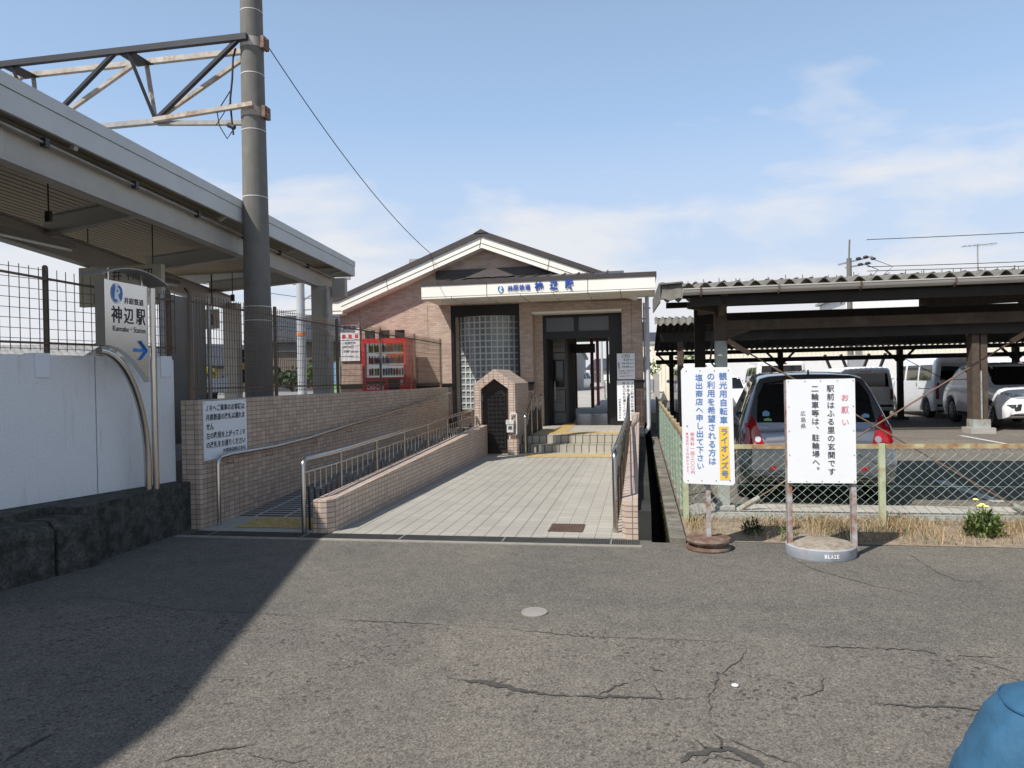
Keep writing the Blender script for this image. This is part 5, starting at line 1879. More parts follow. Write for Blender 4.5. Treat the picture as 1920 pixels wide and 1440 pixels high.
MB().tube([(.79, 8.06, 2.0), (.77, 8.05, 1.8), (.75, 8.06, 1.66), (.80, 8.06, 1.6), (.79, 8.06, 1.3)], .012, 6).build('cable', 'wire_black', CP)

CB = thing('carport', 'long far carport of dark steel with a low corrugated roof above the parked white vans', 'carport', (.9, 18.6, 0))
ra2, rb2 = .45, 24
mb = MB()
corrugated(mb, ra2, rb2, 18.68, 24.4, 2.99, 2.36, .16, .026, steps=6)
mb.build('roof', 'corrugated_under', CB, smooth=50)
mb = MB()
corrugated(mb, ra2 - .08, 2.4, 18.1, 18.75, 2.80, 3.02, .17, .032, steps=8)
mb.build('eave_sheet', 'corrugated_old', CB, smooth=50)
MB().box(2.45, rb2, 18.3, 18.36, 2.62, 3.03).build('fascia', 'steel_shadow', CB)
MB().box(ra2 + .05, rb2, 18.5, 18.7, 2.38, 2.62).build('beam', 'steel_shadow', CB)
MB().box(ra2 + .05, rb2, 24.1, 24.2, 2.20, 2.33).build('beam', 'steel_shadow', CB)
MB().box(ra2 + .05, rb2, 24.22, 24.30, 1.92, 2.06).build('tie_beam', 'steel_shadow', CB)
for u, c in ((1.0, 'steel_brown'), (7.95, 'steel_pale'), (15, 'steel_brown'), (22, 'steel_brown')):
    if u == 7.95:
        MB().bar((u - .1, 18.75, .14), (u - .1, 18.75, 2.5), .16, .30, (0, 1, 0)).bar((u + .09, 18.75, .14), (u + .09, 18.75, 2.5), .14, .26, (0, 1, 0)).build('column', 'steel_brown', CB)
        MB().bar((u, 18.58, .34), (u, 18.58, 1.5), .03, .03).build('column_seam', 'steel_pale', CB)
        MB().box(u - .19, u + .19, 18.57, 18.92, .14, .34).build('column_foot', 'steel_pale', CB)
        MB().box(u - .27, u + .27, 18.5, 19.0, 0, .14).build('footing', 'concrete', CB)
    else:
        MB().bar((u, 18.6, .05), (u, 18.6, 2.5), .15, .18, (0, 1, 0)).build('column', c, CB)
for u in (1.0, 4.45, 8.02, 11.3, 15, 19):
    MB().bar((u, 24.15, .05), (u, 24.15, 2.3), .14, .2, (0, 1, 0)).build('column', 'steel_shadow', CB)
    for s_ in (-1, 1):
        MB().bar((u, 24.15, 1.78), (u + .42 * s_, 24.15, 2.22), .08, .06).build('knee_brace', 'steel_shadow', CB)
    MB().box(u - .2, u + .2, 24.0, 24.4, 0, .1).build('footing', 'dark_concrete', CB)
MB().tube([(8.1, 24.1, 1.95), (9.6, 24.1, 1.05)], .012, 6).build('brace_rod', 'rust_rod', CB)


# ------------------------------------------------------------------ vehicles
def lerp_tab(tab, y):
    for (a, b) in zip(tab[:-1], tab[1:]):
        if y <= b[0]:
            t = (y - a[0]) / max(1e-6, b[0] - a[0])
            t = max(0, min(1, t))
            return [a[k] + (b[k] - a[k]) * t for k in range(1, len(a))]
    return list(tab[-1][1:])


def smooth_tab(tab, ys, it=2):
    vals = [lerp_tab(tab, y) for y in ys]
    for _ in range(it):
        nv = [v[:] for v in vals]
        for i in range(1, len(vals) - 1):
            for k in range(len(vals[i])):
                nv[i][k] = .25 * vals[i - 1][k] + .5 * vals[i][k] + .25 * vals[i + 1][k]
        vals = nv
    return vals


def patch_poly(bvh, poly, axis, sgn, off, far=6.0, step=.07, zbase=0):
    """polygon in the plane across `axis` dropped on the body surface"""
    bm = bmesh.new()
    vs = [bm.verts.new((p[0], p[1], 0)) for p in poly]
    bm.faces.new(vs)
    x0 = min(p[0] for p in poly); x1 = max(p[0] for p in poly); y0 = min(p[1] for p in poly); y1 = max(p[1] for p in poly)
    for k in range(1, int((x1 - x0) / step) + 1):
        bmesh.ops.bisect_plane(bm, geom=bm.verts[:] + bm.edges[:] + bm.faces[:], plane_co=(x0 + k * step, 0, 0), plane_no=(1, 0, 0))
    for k in range(1, int((y1 - y0) / step) + 1):
        bmesh.ops.bisect_plane(bm, geom=bm.verts[:] + bm.edges[:] + bm.faces[:], plane_co=(0, y0 + k * step, 0), plane_no=(0, 1, 0))
    bm.verts.index_update()
    res = []
    for v in bm.verts:
        a, b = v.co.x, v.co.y
        if axis == 'x':
            o = Vector((sgn * 3, a, b)); dd = Vector((-sgn, 0, 0))
        elif axis == 'y':
            o = Vector((a, -3 if sgn < 0 else 9, b)); dd = Vector((0, 1 if sgn < 0 else -1, 0))
        else:
            o = Vector((a, b, 5)); dd = Vector((0, 0, -1))
        h = bvh.ray_cast(o, dd)
        res.append(h[0] - dd * off if h[0] is not None else None)
    ok = [r for r in res if r is not None]
    out_ = []
    for v, r in zip(bm.verts, res):
        if r is None:
            c = min(ok, key=lambda q: (q - Vector((q.x if axis == 'x' else v.co.x, v.co.x if axis == 'x' else q.y, v.co.y))).length)
            r = c
        out_.append(r)
    fs = [tuple(v.index for v in f.verts) for f in bm.faces]
    bm.free()
    return out_, fs


def car(name, label, cat, loc, heading, S, paint, group=None, detail=True):
    """loft along y from tail (0) to nose (L); S gives stations (y, half width, underside, belt z, top z, belt half width, top half width)"""
    t = thing(name, label, cat, loc, heading if abs(heading) > 1e-6 else 1e-6, group)
    local(t)
    L = S['tab'][-1][0]
    ys = sorted(set([0, .02, .05, .09, .14] + [round(i * .06, 3) for i in range(int(L / .06) + 1)] + [L - .14, L - .09, L - .05, L - .02, L]))
    vals = smooth_tab(S['tab'], ys, 2)
    wr, wx = S['wr'], S['wheels']
    mb = MB()
    rings = []
    for y, (hw, zb, zbelt, zt_, hwb, hwt) in zip(ys, vals):
        arch = zb
        for w in wx:
            q = (wr + .05) ** 2 - (y - w) ** 2
            if q > 0: arch = max(arch, wr + math.sqrt(q))
        zs = min(arch, zbelt - .08)
        g_ = zt_ - zbelt
        half = [(0, zs + .02), (hw * .80, zs + .01), (hw * .97, zs), (hw * 1.0, max(zs + .015, zb + .12)), (hw * 1.005, max(zs + .03, (zb + zbelt) / 2)),
                (hwb * 1.0 + (hw - hwb) * .4, max(zs + .045, zbelt - .10)), (hwb, zbelt), (hwb + (hwt - hwb) * .5, zbelt + g_ * .5), (hwt, zbelt + g_ * .86),
                (hwt * .93, zbelt + g_ * .955), (hwt * .75, zt_), (hwt * .4, zt_ + .012), (0, zt_ + .018)]
        ring = [(x, y, z) for x, z in half] + [(-x, y, z) for x, z in reversed(half[1:-1])]
        rings.append(ring)
    n_ = len(rings[0])
    vs = [p for r_ in rings for p in r_]
    fs = []
    for i in range(len(rings) - 1):
        for k in range(n_):
            j = (k + 1) % n_
            fs.append((i * n_ + k, i * n_ + j, (i + 1) * n_ + j, (i + 1) * n_ + k))
    fs.append(tuple(range(n_ - 1, -1, -1)))
    fs.append(tuple(range((len(rings) - 1) * n_, len(rings) * n_)))
    mb.add(vs, fs)
    body = mb.build('body', paint, t, smooth=42)
    bvh = BVHTree.FromPolygons([Vector(p) for p in vs], fs)

    def pat(nm, poly, axis, sgn, mt_, off=.004, parent=None):
        v_, f_ = patch_poly(bvh, poly, axis, sgn, off)
        return MB().add(v_, f_).build(nm, mt_, parent or t, smooth=42)
    for nm, poly, axis, sgn, mt_, *r_ in S['patches']:
        if sgn == 0:
            pat(nm, poly, axis, 1, mt_, *r_); pat(nm, poly, axis, -1, mt_, *r_)
        else:
            pat(nm, poly, axis, sgn, mt_, *r_)
    hwm = max(v[0] for v in vals)
    for w in wx:
        for sgn in (-1, 1):
            wheel = MB()
            xo = sgn * (hwm - .02); xi = sgn * (hwm - .22)
            wheel.lathe([(wr * .62, xo * 1.0 - sgn * .01), (wr * .72, xo), (wr * .93, xo - sgn * .005), (wr, xo - sgn * .035), (wr, xi + sgn * .03), (wr * .9, xi), (wr * .3, xi)], (0, w, wr), 28, 'x')
            wo = wheel.build('wheel', 'tyre', t, smooth=40)
            rim = MB()
            rim.lathe([(wr * .66, xo - sgn * .012), (wr * .62, xo - sgn * .004), (wr * .56, xo - sgn * .03), (0.001, xo - sgn * .04)], (0, w, wr), 24, 'x')
            for k in range(S.get('spokes', 5)):
                a = 2 * math.pi * k / S.get('spokes', 5)
                c_, s__ = math.cos(a), math.sin(a)
                rim.bar((xo - sgn * .012, w + c_ * .03, wr + s__ * .03), (xo - sgn * .012, w + c_ * wr * .6, wr + s__ * wr * .6), .02, .05, (1, 0, 0))
            rim.build('rim', 'rim' if S.get('alloy', True) else 'galv', wo, smooth=40)
    if 'mirror' in S:
        my, mz, mx_ = S['mirror']
        for sgn in (-1, 1):
            mb = MB()
            cxx = sgn * (mx_ + .10)
            mb.add(*ellip(cxx, my, mz, .085, .05, .07))
            mb.build('door_mirror', S.get('mirror_mat', paint), t, smooth=60)
    return t, body, bvh


def ellip(cx, cy, cz, rx, ry, rz_, n_=12, m_=8):
    vs = [(cx, cy, cz - rz_)]
    for i in range(1, m_):
        a = -math.pi / 2 + math.pi * i / m_
        for k in range(n_):
            b = 2 * math.pi * k / n_
            vs.append((cx + rx * math.cos(a) * math.cos(b), cy + ry * math.cos(a) * math.sin(b), cz + rz_ * math.sin(a)))
    vs.append((cx, cy, cz + rz_))
    fs = []
    for k in range(n_):
        fs.append((0, 1 + (k + 1) % n_, 1 + k))
        fs.append((len(vs) - 1, 1 + (m_ - 2) * n_ + k, 1 + (m_ - 2) * n_ + (k + 1) % n_))
    for i in range(m_ - 2):
        for k in range(n_):
            a = 1 + i * n_ + k; b = 1 + i * n_ + (k + 1) % n_
            fs.append((a, b, b + n_, a + n_))
    return vs, fs


def mirror_pts(p):
    return [(-x, z) for x, z in reversed(p)]


# silver hatchback
hatch = dict(
    tab=[(0, .76, .34, .62, .70, .70, .66), (.04, .80, .30, .66, .74, .75, .70), (.12, .83, .26, .80, .90, .80, .74), (.20, .84, .22, .90, 1.02, .81, .72), (.42, .845, .2, .93, 1.42, .80, .62),
         (.52, .85, .2, .94, 1.475, .80, .60), (.9, .85, .2, .94, 1.51, .80, .60), (1.9, .85, .2, .92, 1.525, .80, .60), (2.5, .85, .2, .92, 1.46, .80, .58), (3.1, .84, .2, .93, 1.02, .78, .66),
         (3.7, .80, .22, .80, .86, .74, .62), (3.88, .72, .28, .66, .70, .66, .54), (3.92, .66, .34, .58, .62, .6, .5)],
    wr=.29, wheels=(.72, 3.12), spokes=5,
    patches=[('rear_window', [(-.63, .95), (.63, .95), (.60, 1.25), (.52, 1.40), (.3, 1.43), (-.3, 1.43), (-.52, 1.40), (-.60, 1.25)], 'y', -1, 'car_glass'),
             ('side_window', [(.62, .97), (1.42, .96), (1.42, 1.42), (.86, 1.40)], 'x', 0, 'car_glass'),
             ('side_window', [(1.5, .96), (2.72, .96), (2.36, 1.40), (1.5, 1.42)], 'x', 0, 'car_glass'),
             ('windscreen', [(-.62, 1.0), (.62, 1.0), (.52, 1.42), (-.52, 1.42)], 'y', 1, 'car_glass'),
             ('tail_light', [(-.835, .84), (-.815, .96), (-.76, 1.03), (-.685, 1.035), (-.64, .96), (-.565, .72), (-.60, .695), (-.74, .70), (-.81, .745)], 'y', -1, 'lamp_red', .012),
             ('tail_light', mirror_pts([(-.835, .84), (-.815, .96), (-.76, 1.03), (-.685, 1.035), (-.64, .96), (-.565, .72), (-.60, .695), (-.74, .70), (-.81, .745)]), 'y', -1, 'lamp_red', .012),
             ('reversing_light', [(-0.592, 0.765), (-0.603, 0.790), (-0.628, 0.801), (-0.653, 0.790), (-0.664, 0.765), (-0.654, 0.740), (-0.628, 0.729), (-0.603, 0.739)], 'y', -1, 'rim', .018),
             ('reversing_light', mirror_pts([(-0.592, 0.765), (-0.603, 0.790), (-0.628, 0.801), (-0.653, 0.790), (-0.664, 0.765), (-0.654, 0.740), (-0.628, 0.729), (-0.603, 0.739)]), 'y', -1, 'rim', .018),
             ('bumper_reflector', [(-.52, .43), (-.44, .43), (-.44, .465), (-.52, .465)], 'y', -1, 'lamp_red', .042),
             ('bumper_reflector', [(.44, .43), (.52, .43), (.52, .465), (.44, .465)], 'y', -1, 'lamp_red', .042),
             ('rear_bumper', [(-.80, .42), (.80, .42), (.82, .56), (.80, .665), (-.80, .665), (-.82, .56)], 'y', -1, 'car_silver', .035),
             ('bumper_skirt', [(-.70, .26), (.70, .26), (.62, .36), (.2, .385), (-.2, .385), (-.62, .36)], 'y', -1, 'car_trim', .006),
             ('window_sticker', [(-.56, 1.02), (-.49, 1.02), (-.48, 1.06), (-.52, 1.085), (-.56, 1.065)], 'y', -1, 'sticker_blue', .008),
             ('window_sticker', [(-.55, .965), (-.47, .965), (-.46, .985), (-.50, 1.0), (-.55, .99)], 'y', -1, 'sticker_green', .008),
             ('window_sticker', [(.50, 1.0), (.57, 1.0), (.575, 1.03), (.53, 1.045), (.49, 1.025)], 'y', -1, 'sticker_blue', .008),
             ('hatch_seam', [(-.64, .49), (.64, .49), (.64, .495), (-.64, .495)], 'y', -1, 'car_trim', .002),
             ('head_light', [(.45, .62), (.66, .64), (.66, .74), (.5, .76)], 'y', 1, 'lamp_clear', .008),
             ('head_light', [(-.66, .64), (-.45, .62), (-.5, .76), (-.66, .74)], 'y', 1, 'lamp_clear', .008)],
    mirror=(2.55, .98, .82))
t, body, bvh = car('parked_car', 'silver grey hatchback seen from behind, parked under the near carport behind the two post sign', 'car', (1.93, 8.42, 0), R(-4.5), hatch, 'car_silver')
MB().lathe([(.012, 0), (.009, .05), (0, .052)], (0, .62, 1.50), 8).build('antenna_base', 'car_trim', t)

SUVs = dict(
    tab=[(0, .80, .42, .72, .84, .76, .70), (.05, .88, .36, .82, .95, .84, .76), (.2, .90, .3, .98, 1.10, .87, .76), (.55, .92, .26, 1.05, 1.58, .88, .66), (.8, .92, .24, 1.06, 1.66, .88, .66),
         (2.0, .92, .24, 1.05, 1.71, .88, .68), (2.6, .92, .24, 1.05, 1.64, .88, .66), (3.3, .92, .24, 1.05, 1.16, .86, .74), (4.1, .90, .26, .96, 1.03, .83, .70), (4.38, .84, .32, .82, .88, .76, .62), (4.5, .70, .42, .66, .72, .62, .5)],
    wr=.36, wheels=(.88, 3.58), spokes=10,
    patches=[('side_window', [(.62, 1.10), (1.0, 1.08), (1.0, 1.48), (.84, 1.46)], 'x', 0, 'car_glass'),
             ('side_window', [(1.06, 1.08), (1.85, 1.08), (1.85, 1.58), (1.06, 1.52)], 'x', 0, 'car_glass'),
             ('side_window', [(1.93, 1.08), (2.95, 1.08), (2.5, 1.56), (1.93, 1.59)], 'x', 0, 'car_glass'),
             ('windscreen', [(-.72, 1.12), (.72, 1.12), (.60, 1.60), (-.60, 1.60)], 'y', 1, 'car_glass'),
             ('rear_window', [(-.62, 1.12), (.62, 1.12), (.55, 1.52), (-.55, 1.52)], 'y', -1, 'car_glass'),
             ('head_light', [(.34, .80), (.60, .78), (.84, .90), (.80, .95), (.5, .88)], 'y', 1, 'lamp_clear', .012),
             ('head_light', mirror_pts([(.34, .80), (.60, .78), (.84, .90), (.80, .95), (.5, .88)]), 'y', 1, 'lamp_clear', .012),
             ('grille', [(-.32, .66), (.32, .66), (.40, .86), (-.40, .86)], 'y', 1, 'car_trim', .008),
             ('fog_lamp', [(.55, .50), (.66, .48), (.82, .64), (.52, .66)], 'y', 1, 'car_trim', .008),
             ('fog_lamp', mirror_pts([(.55, .50), (.66, .48), (.82, .64), (.52, .66)]), 'y', 1, 'car_trim', .008),
             ('front_skirt', [(-.78, .30), (.78, .30), (.74, .40), (-.74, .40)], 'y', 1, 'car_trim', .006),
             ('side_sill', [(1.30, .24), (3.14, .24), (3.14, .36), (1.30, .36)], 'x', 0, 'car_trim', .006),
             ('tail_light', [(-.86, 1.0), (-.5, 1.02), (-.5, 1.10), (-.86, 1.10)], 'y', -1, 'lamp_red', .01),
             ('tail_light', [(.5, 1.02), (.86, 1.0), (.86, 1.10), (.5, 1.10)], 'y', -1, 'lamp_red', .01)],
    mirror=(2.75, 1.14, .90))
car('parked_car', 'white sport utility car with front wheels beside the thick carport column on the right', 'car', (9.98, 23.82, 0), R(176.5), SUVs, 'car_white', 'white cars in the parking lot')


def van(L, W_, H, hood, belt, wr=.3):
    hw = W_ / 2
    return dict(
        tab=[(0, hw * .95, .36, belt * .9, H * .93, hw * .93, hw * .80), (.05, hw * .99, .3, belt, H * .97, hw * .97, hw * .85), (.14, hw, .24, belt, H * .99, hw * .98, hw * .87), (L * .3, hw, .22, belt, H, hw * .98, hw * .87),
             (L * .66, hw, .22, belt, H * .99, hw * .98, hw * .86), (L * .76, hw, .22, belt, H * .95, hw * .98, hw * .84), (L - hood, hw * .99, .24, belt * .97, belt * 1.10, hw * .96, hw * .82), (L - .12, hw * .95, .28, belt * .80, belt * .88, hw * .9, hw * .74),
             (L, hw * .86, .36, belt * .62, belt * .70, hw * .8, hw * .66)],
        wr=wr, wheels=(.72, L - .68), spokes=6, alloy=False,
        patches=[('rear_window', [(-hw * .80, belt + .06), (hw * .80, belt + .06), (hw * .74, H - .22), (-hw * .74, H - .22)], 'y', -1, 'car_glass'),
                 ('side_window', [(.30, belt + .05), (L * .30, belt + .05), (L * .30, H - .26), (.34, H - .26)], 'x', 0, 'car_glass'),
                 ('side_window', [(L * .33, belt + .05), (L * .56, belt + .05), (L * .56, H - .26), (L * .33, H - .26)], 'x', 0, 'car_glass'),
                 ('side_window', [(L * .60, belt + .05), (L * .80, belt + .05), (L * .76, H - .30), (L * .60, H - .26)], 'x', 0, 'car_glass'),
                 ('windscreen', [(-hw * .84, belt + .16), (hw * .84, belt + .16), (hw * .76, H - .24), (-hw * .76, H - .24)], 'y', 1, 'car_glass'),
                 ('tail_light', [(-hw * .95, .62), (-hw * .84, .62), (-hw * .84, belt - .02), (-hw * .95, belt - .02)], 'y', -1, 'lamp_red', .01),
                 ('tail_light', [(hw * .84, .62), (hw * .95, .62), (hw * .95, belt - .02), (hw * .84, belt - .02)], 'y', -1, 'lamp_red', .01),
                 ('brake_light', [(-.16, H - .17), (.16, H - .17), (.16, H - .13), (-.16, H - .13)], 'y', -1, 'lamp_red', .01),
                 ('rear_bumper', [(-hw * .92, .38), (hw * .92, .38), (hw * .92, .46), (-hw * .92, .46)], 'y', -1, 'car_trim', .01),
                 ('door_handle', [(L * .335, belt - .14), (L * .345, belt - .14), (L * .345, belt - .02), (L * .335, belt - .02)], 'x', 0, 'car_trim', .012),
                 ('slide_rail', [(.35, belt - .22), (L * .30, belt - .22), (L * .30, belt - .20), (.35, belt - .20)], 'x', 0, 'car_trim', .006),
                 ('head_light', [(hw * .5, .66), (hw * .86, .68), (hw * .86, .84), (hw * .55, .84)], 'y', 1, 'lamp_clear', .01),
                 ('head_light', mirror_pts([(hw * .5, .66), (hw * .86, .68), (hw * .86, .84), (hw * .55, .84)]), 'y', 1, 'lamp_clear', .01),
                 ('grille', [(-hw * .45, .62), (hw * .45, .62), (hw * .42, .74), (-hw * .42, .74)], 'y', 1, 'car_trim', .008)],
        mirror=(L * .80, belt + .14, hw))


GP = 'white vans in the parking lot'
car('parked_van', 'white high roofed van with side windows behind the white sport utility car', 'van', (9.98, 24.5, 0), 0, van(4.4, 1.70, 1.98, .55, 1.16, .31), 'car_white', GP)
car('parked_van', 'tall white van seen from behind, above the left end of the silver car roof', 'van', (4.62, 24.9, 0), R(-2), van(4.6, 1.69, 2.02, .5, 1.18, .31), 'car_white', GP)
mini = van(4.2, 1.68, 1.70, .8, .98, .31)
car('parked_minivan', 'white minivan with dark rear window, behind the silver car to the right', 'minivan', (7.22, 24.8, 0), R(-2), mini, 'car_white', GP)
car('parked_van', 'white van hidden behind the one post sign and carport columns', 'van', (2.05, 24.9, 0), R(1), van(4.3, 1.66, 2.0, .5, 1.18, .31), 'car_white', GP)
car('parked_car', 'white car facing out between the tall van and the one post sign', 'car', (3.3, 31.0, 0), R(178), dict(hatch, patches=hatch['patches'][:4] + hatch['patches'][-2:]), 'car_white', 'white cars in the parking lot')
car('parked_minivan', 'white minivan roof seen behind the sport utility car at the right edge', 'minivan', (12.9, 27.2, 0), 0, van(4.3, 1.7, 1.92, .7, 1.05, .31), 'car_white', GP)

# ================================================================== BACKGROUND
def house(name, label, loc, w, d, h, roof_h, wall_m, roof_m, rot=0, eave=.5, wins=2, cat='house', group=None):
    t = thing(name, label, cat, loc, rot if rot else 1e-6, group)
    local(t)
    MB().box(-w / 2, w / 2, 0, d, 0, h).build('wall', wall_m, t)
    mb = MB()
    mb.prism([(-eave, h), (d / 2, h + roof_h), (d + eave, h), (d + eave, h + .15), (d / 2, h + roof_h + .18), (-eave, h + .15)], 'x', -w / 2 - eave, w / 2 + eave)
    mb.build('roof', roof_m, t)
    mb = MB().prism([(0, h), (d, h), (d / 2, h + roof_h)], 'x', -w / 2, w / 2)
    mb.build('gable', wall_m, t)
    for i in range(wins):
        u = -w / 2 + w * (i + .5) / wins
        for z in ([1.0] if h < 4 else [1.0, 3.6]):
            f_ = MB().box(u - .7, u + .7, -.06, 0, z, z + 1.1).build('window', 'window_frost', t)
            MB().box(u - .75, u + .75, -.08, -.04, z - .06, z).build('sill', 'galv', f_)
    return t


house('tiled_house', 'dark wooden two storey house with grey tiled roof beyond the platform', (-19.5, 42, 0), 9, 8, 4.1, 1.9, 'house_wood', 'roof_tile', R(12))
house('tiled_house', 'lower dark roofed house just left of the two storey wooden house', (-25.5, 44, 0), 7, 7, 2.6, 1.6, 'house_wall', 'roof_tile', R(60))
house('tiled_house', 'small pale gabled house behind the yellow green tree', (-27.5, 38, 0), 5, 5, 2.7, 1.2, 'house_white', 'roof_tile', R(100))
house('tiled_house', 'house with pale tiled roof just above the white wall left of the pylon sign', (-28, 24, 0), 9, 7, 2.2, 1.15, 'house_wall', 'roof_tile_pale', R(20))
house('tiled_house', 'plain pale house at the far left behind the mesh fence', (-62, 50, 0), 22, 8, 3.2, 1.0, 'house_white', 'roof_tile_pale', R(5))


def tree(name, label, loc, h, r, mat_, n_=900, trunk=.12, group=None):
    t = thing(name, label, 'tree', loc, 0, group)
    u, v, z0 = loc
    mb = MB()
    mb.tube([(u, v, z0), (u + .05, v, z0 + h * .3), (u - .04, v + .05, z0 + h * .6)], trunk, 8, trunk * .4)
    for k in range(6):
        a = k * 1.05
        mb.tube([(u, v, z0 + h * (.25 + .04 * k)), (u + math.cos(a) * r * .6, v + math.sin(a) * r * .6, z0 + h * (.5 + .05 * k))], trunk * .4, 6, trunk * .12)
    mb.build('trunk', 'bark', t)
    mb = MB()
    cl_ = [(random.uniform(-1, 1), random.uniform(-1, 1), random.uniform(-.7, 1), random.uniform(.25, .5)) for _ in range(13)]
    for i in range(n_):
        c = random.choice(cl_)
        dv_ = Vector((random.gauss(0, 1), random.gauss(0, 1), random.gauss(0, 1)))
        dv_ = dv_.normalized() * c[3] * random.uniform(.5, 1)
        p = Vector((u + (c[0] * .62 + dv_.x) * r, v + (c[1] * .62 + dv_.y) * r, z0 + h * .66 + (c[2] * .55 + dv_.z) * h * .34))
        s_ = r * random.uniform(.045, .10)
        a = Vector((random.gauss(0, 1), random.gauss(0, 1), random.gauss(0, 1))).normalized() * s_
        b = Vector((random.gauss(0, 1), random.gauss(0, 1), random.gauss(0, 1))).normalized() * s_
        mb.add([p - a, p + b, p + a, p - b], [(0, 1, 2, 3)])
    mb.build('crown', mat_, t)
    return t


tree('round_tree', 'yellow green round tree beyond the platform seen past the grey panel', (-21.0, 30.5, 0), 2.9, 1.4, 'leaf_yellow', 1500)
tree('garden_tree', 'dark green pruned tree in front of the wooden house', (-17.2, 38, 0), 3.3, 1.7, 'leaf', 900)
tree('garden_tree', 'small bushy tree just left of the white concrete post beyond the platform', (-19.8, 38, 0), 3.0, 1.5, 'leaf_dark', 900)
tree('garden_tree', 'green bush beside the ditch beyond the carports', (-.3, 42, 0), 3.0, 1.4, 'leaf', 800)
tree('garden_tree', 'loose green tree by the far shed wall left of the tall white van', (3.0, 43.5, 0), 2.9, 1.3, 'leaf', 900)
tree('garden_tree', 'low green shrub far beyond the station hall opening', (-6.4, 62, 0), 2.2, 1.2, 'leaf', 500)

# far platform stuff at left
t = thing('electric_post', 'pale round concrete post with orange band beyond the platform', 'pole', (-12.6, 25.0, 1.06))
MB().tube([(-12.6, 25, 1.06), (-12.6, 25, 5.6)], .17, 16, .15).build('shaft', 'pvc_gray', t, smooth=50)
MB().tube([(-12.6, 25, 3.3), (-12.6, 25, 3.42)], .176, 16).build('band', 'poster_orange', t, smooth=50)
MB().bar((-12.9, 25, 5.3), (-10.6, 25, 5.4), .1, .1).bar((-12.6, 25, 4.6), (-11.2, 25, 5.35), .05, .05).build('crossarm', 'galv', t)
MB().bar((-13.6, 25, 4.25), (-10.4, 25, 4.35), .05, .05).build('crossarm', 'galv', t)
mb = MB()
for (a, b) in (((-16, 24, 5.3), (-7.0, 40, 4.8)), ((-16, 24, 4.5), (-7, 40, 4.4)), ((-16, 24, 3.9), (-7, 40, 3.95))):
    mb.tube(sag(a, b, .1, 8), .012, 5)
solo(mb, 'overhead_lines', 'wire_black', 'three thin overhead lines beyond the platform canopy end', 'wire', (-12, 30, 4.5))
t = thing('signal_cabinet', 'black panel with a yellow stripe beside the round concrete pole', 'signal box', (-9.1, 14.6, 1.06))
MB().box(-9.0, -8.35, 14.6, 14.75, 1.55, 2.3).build('panel', 'frame_black', t)
MB().box(-9.0, -8.35, 14.592, 14.6, 1.85, 2.0).build('stripe', 'sign_yellow', t)
MB().box(-8.72, -8.66, 14.66, 14.7, 1.06, 1.55).build('leg', 'dark_steel', t)
t = thing('poster_stand', 'blue and green framed poster beyond the mesh fence left of the vending machine', 'poster', (-8.4, 18.5, 1.06))
MB().box(-8.75, -8.2, 18.5, 18.55, 1.1, 2.1).build('frame', 'galv', t)
MB().box(-8.71, -8.24, 18.49, 18.5, 1.5, 2.06).build('sky_picture', 'sticker_blue', t)
MB().box(-8.71, -8.24, 18.488, 18.5, 1.14, 1.5).build('meadow_picture', 'sticker_green', t)
t = thing('bench', 'long pale platform bench behind the mesh fence below the grey panel', 'bench', (-7.6, 9.8, .7))
MB().box(-8.6, -6.4, 9.7, 10.15, 1.40, 1.45).build('seat', 'sign_white_clean', t)
MB().box(-8.6, -6.4, 10.15, 10.2, 1.45, 1.62).build('backrest', 'sign_white_clean', t)
for u in (-8.3, -7.3, -6.6):
    MB().box(u, u + .08, 9.75, 10.1, .7, 1.40).build('leg', 'dark_steel', t)
t = thing('gantry', 'grey steel portal frame standing beyond the station roof', 'gantry', (-9.9, 30, 0))
mb = MB().box(-9.95, -9.8, 30, 30.15, 0, 6.75).box(-7.2, -7.05, 30, 30.15, 0, 6.75)
mb.build('post', 'galv', t)
MB().box(-9.95, -7.05, 29.99, 30.14, 6.75, 6.9).build('beam', 'galv', t)
MB().tube([(-8.5, 30.05, 6.75), (-8.5, 30.05, 6.2)], .06, 8).build('insulator', 'pvc_gray', t)
t = thing('street_lamp', 'curved street lamp far behind the left mesh fence', 'lamp', (-24, 22, 0))
MB().tube([(-26, 22, 0), (-26, 22, 4.2), (-25.7, 22, 4.75), (-25.0, 22, 5.0), (-24.2, 22, 5.0)], .06, 8).build('pole', 'galv', t, smooth=50)
MB().add(*ellip(-23.9, 22, 4.97, .32, .14, .09)).build('lamp_head', 'galv', t, smooth=60)

# far structures seen through the hall
walk = MB()
walk.hexa([(-4, 23.5, 0), (.5, 23.5, 0), (2.5, 75, 0), (-8, 75, 0), (-4, 23.5, .33), (.5, 23.5, .33), (2.5, 75, 1.0), (-8, 75, 1.0)])
struct(walk, 'walkway', 'concrete')
for (u, v, lb) in ((-1.78, 26.5, 'nearer of two red posts side by side beyond the hall'), (-1.72, 29, 'farther of two red posts side by side beyond the hall'), (-2.36, 26.0, 'red post at the left edge of the hall opening')):
    solo(MB().box(u - .06, u + .06, v, v + .12, .4, 3.2), 'platform_post', 'red_paint', lb, 'post', (u, v, .4), 'red posts beyond the station hall')
pr = MB().box(-3.2, .2, 24.2, 32, 3.25, 3.35)
for k in range(7):
    pr.box(-3.2, .2, 24.6 + k * 1.1, 24.7 + k * 1.1, 3.10, 3.25)
pr.box(-1.25, -1.15, 24.3, 32, 3.0, 3.1)
solo(pr, 'walkway_roof', 'interior_dark', 'dark low roof over the walkway beyond the hall', 'roof', (-1.5, 24.2, 2.9))
t = thing('signal_lamp', 'black railway signal with a red light beyond the hall', 'signal', (-1.55, 42, .5))
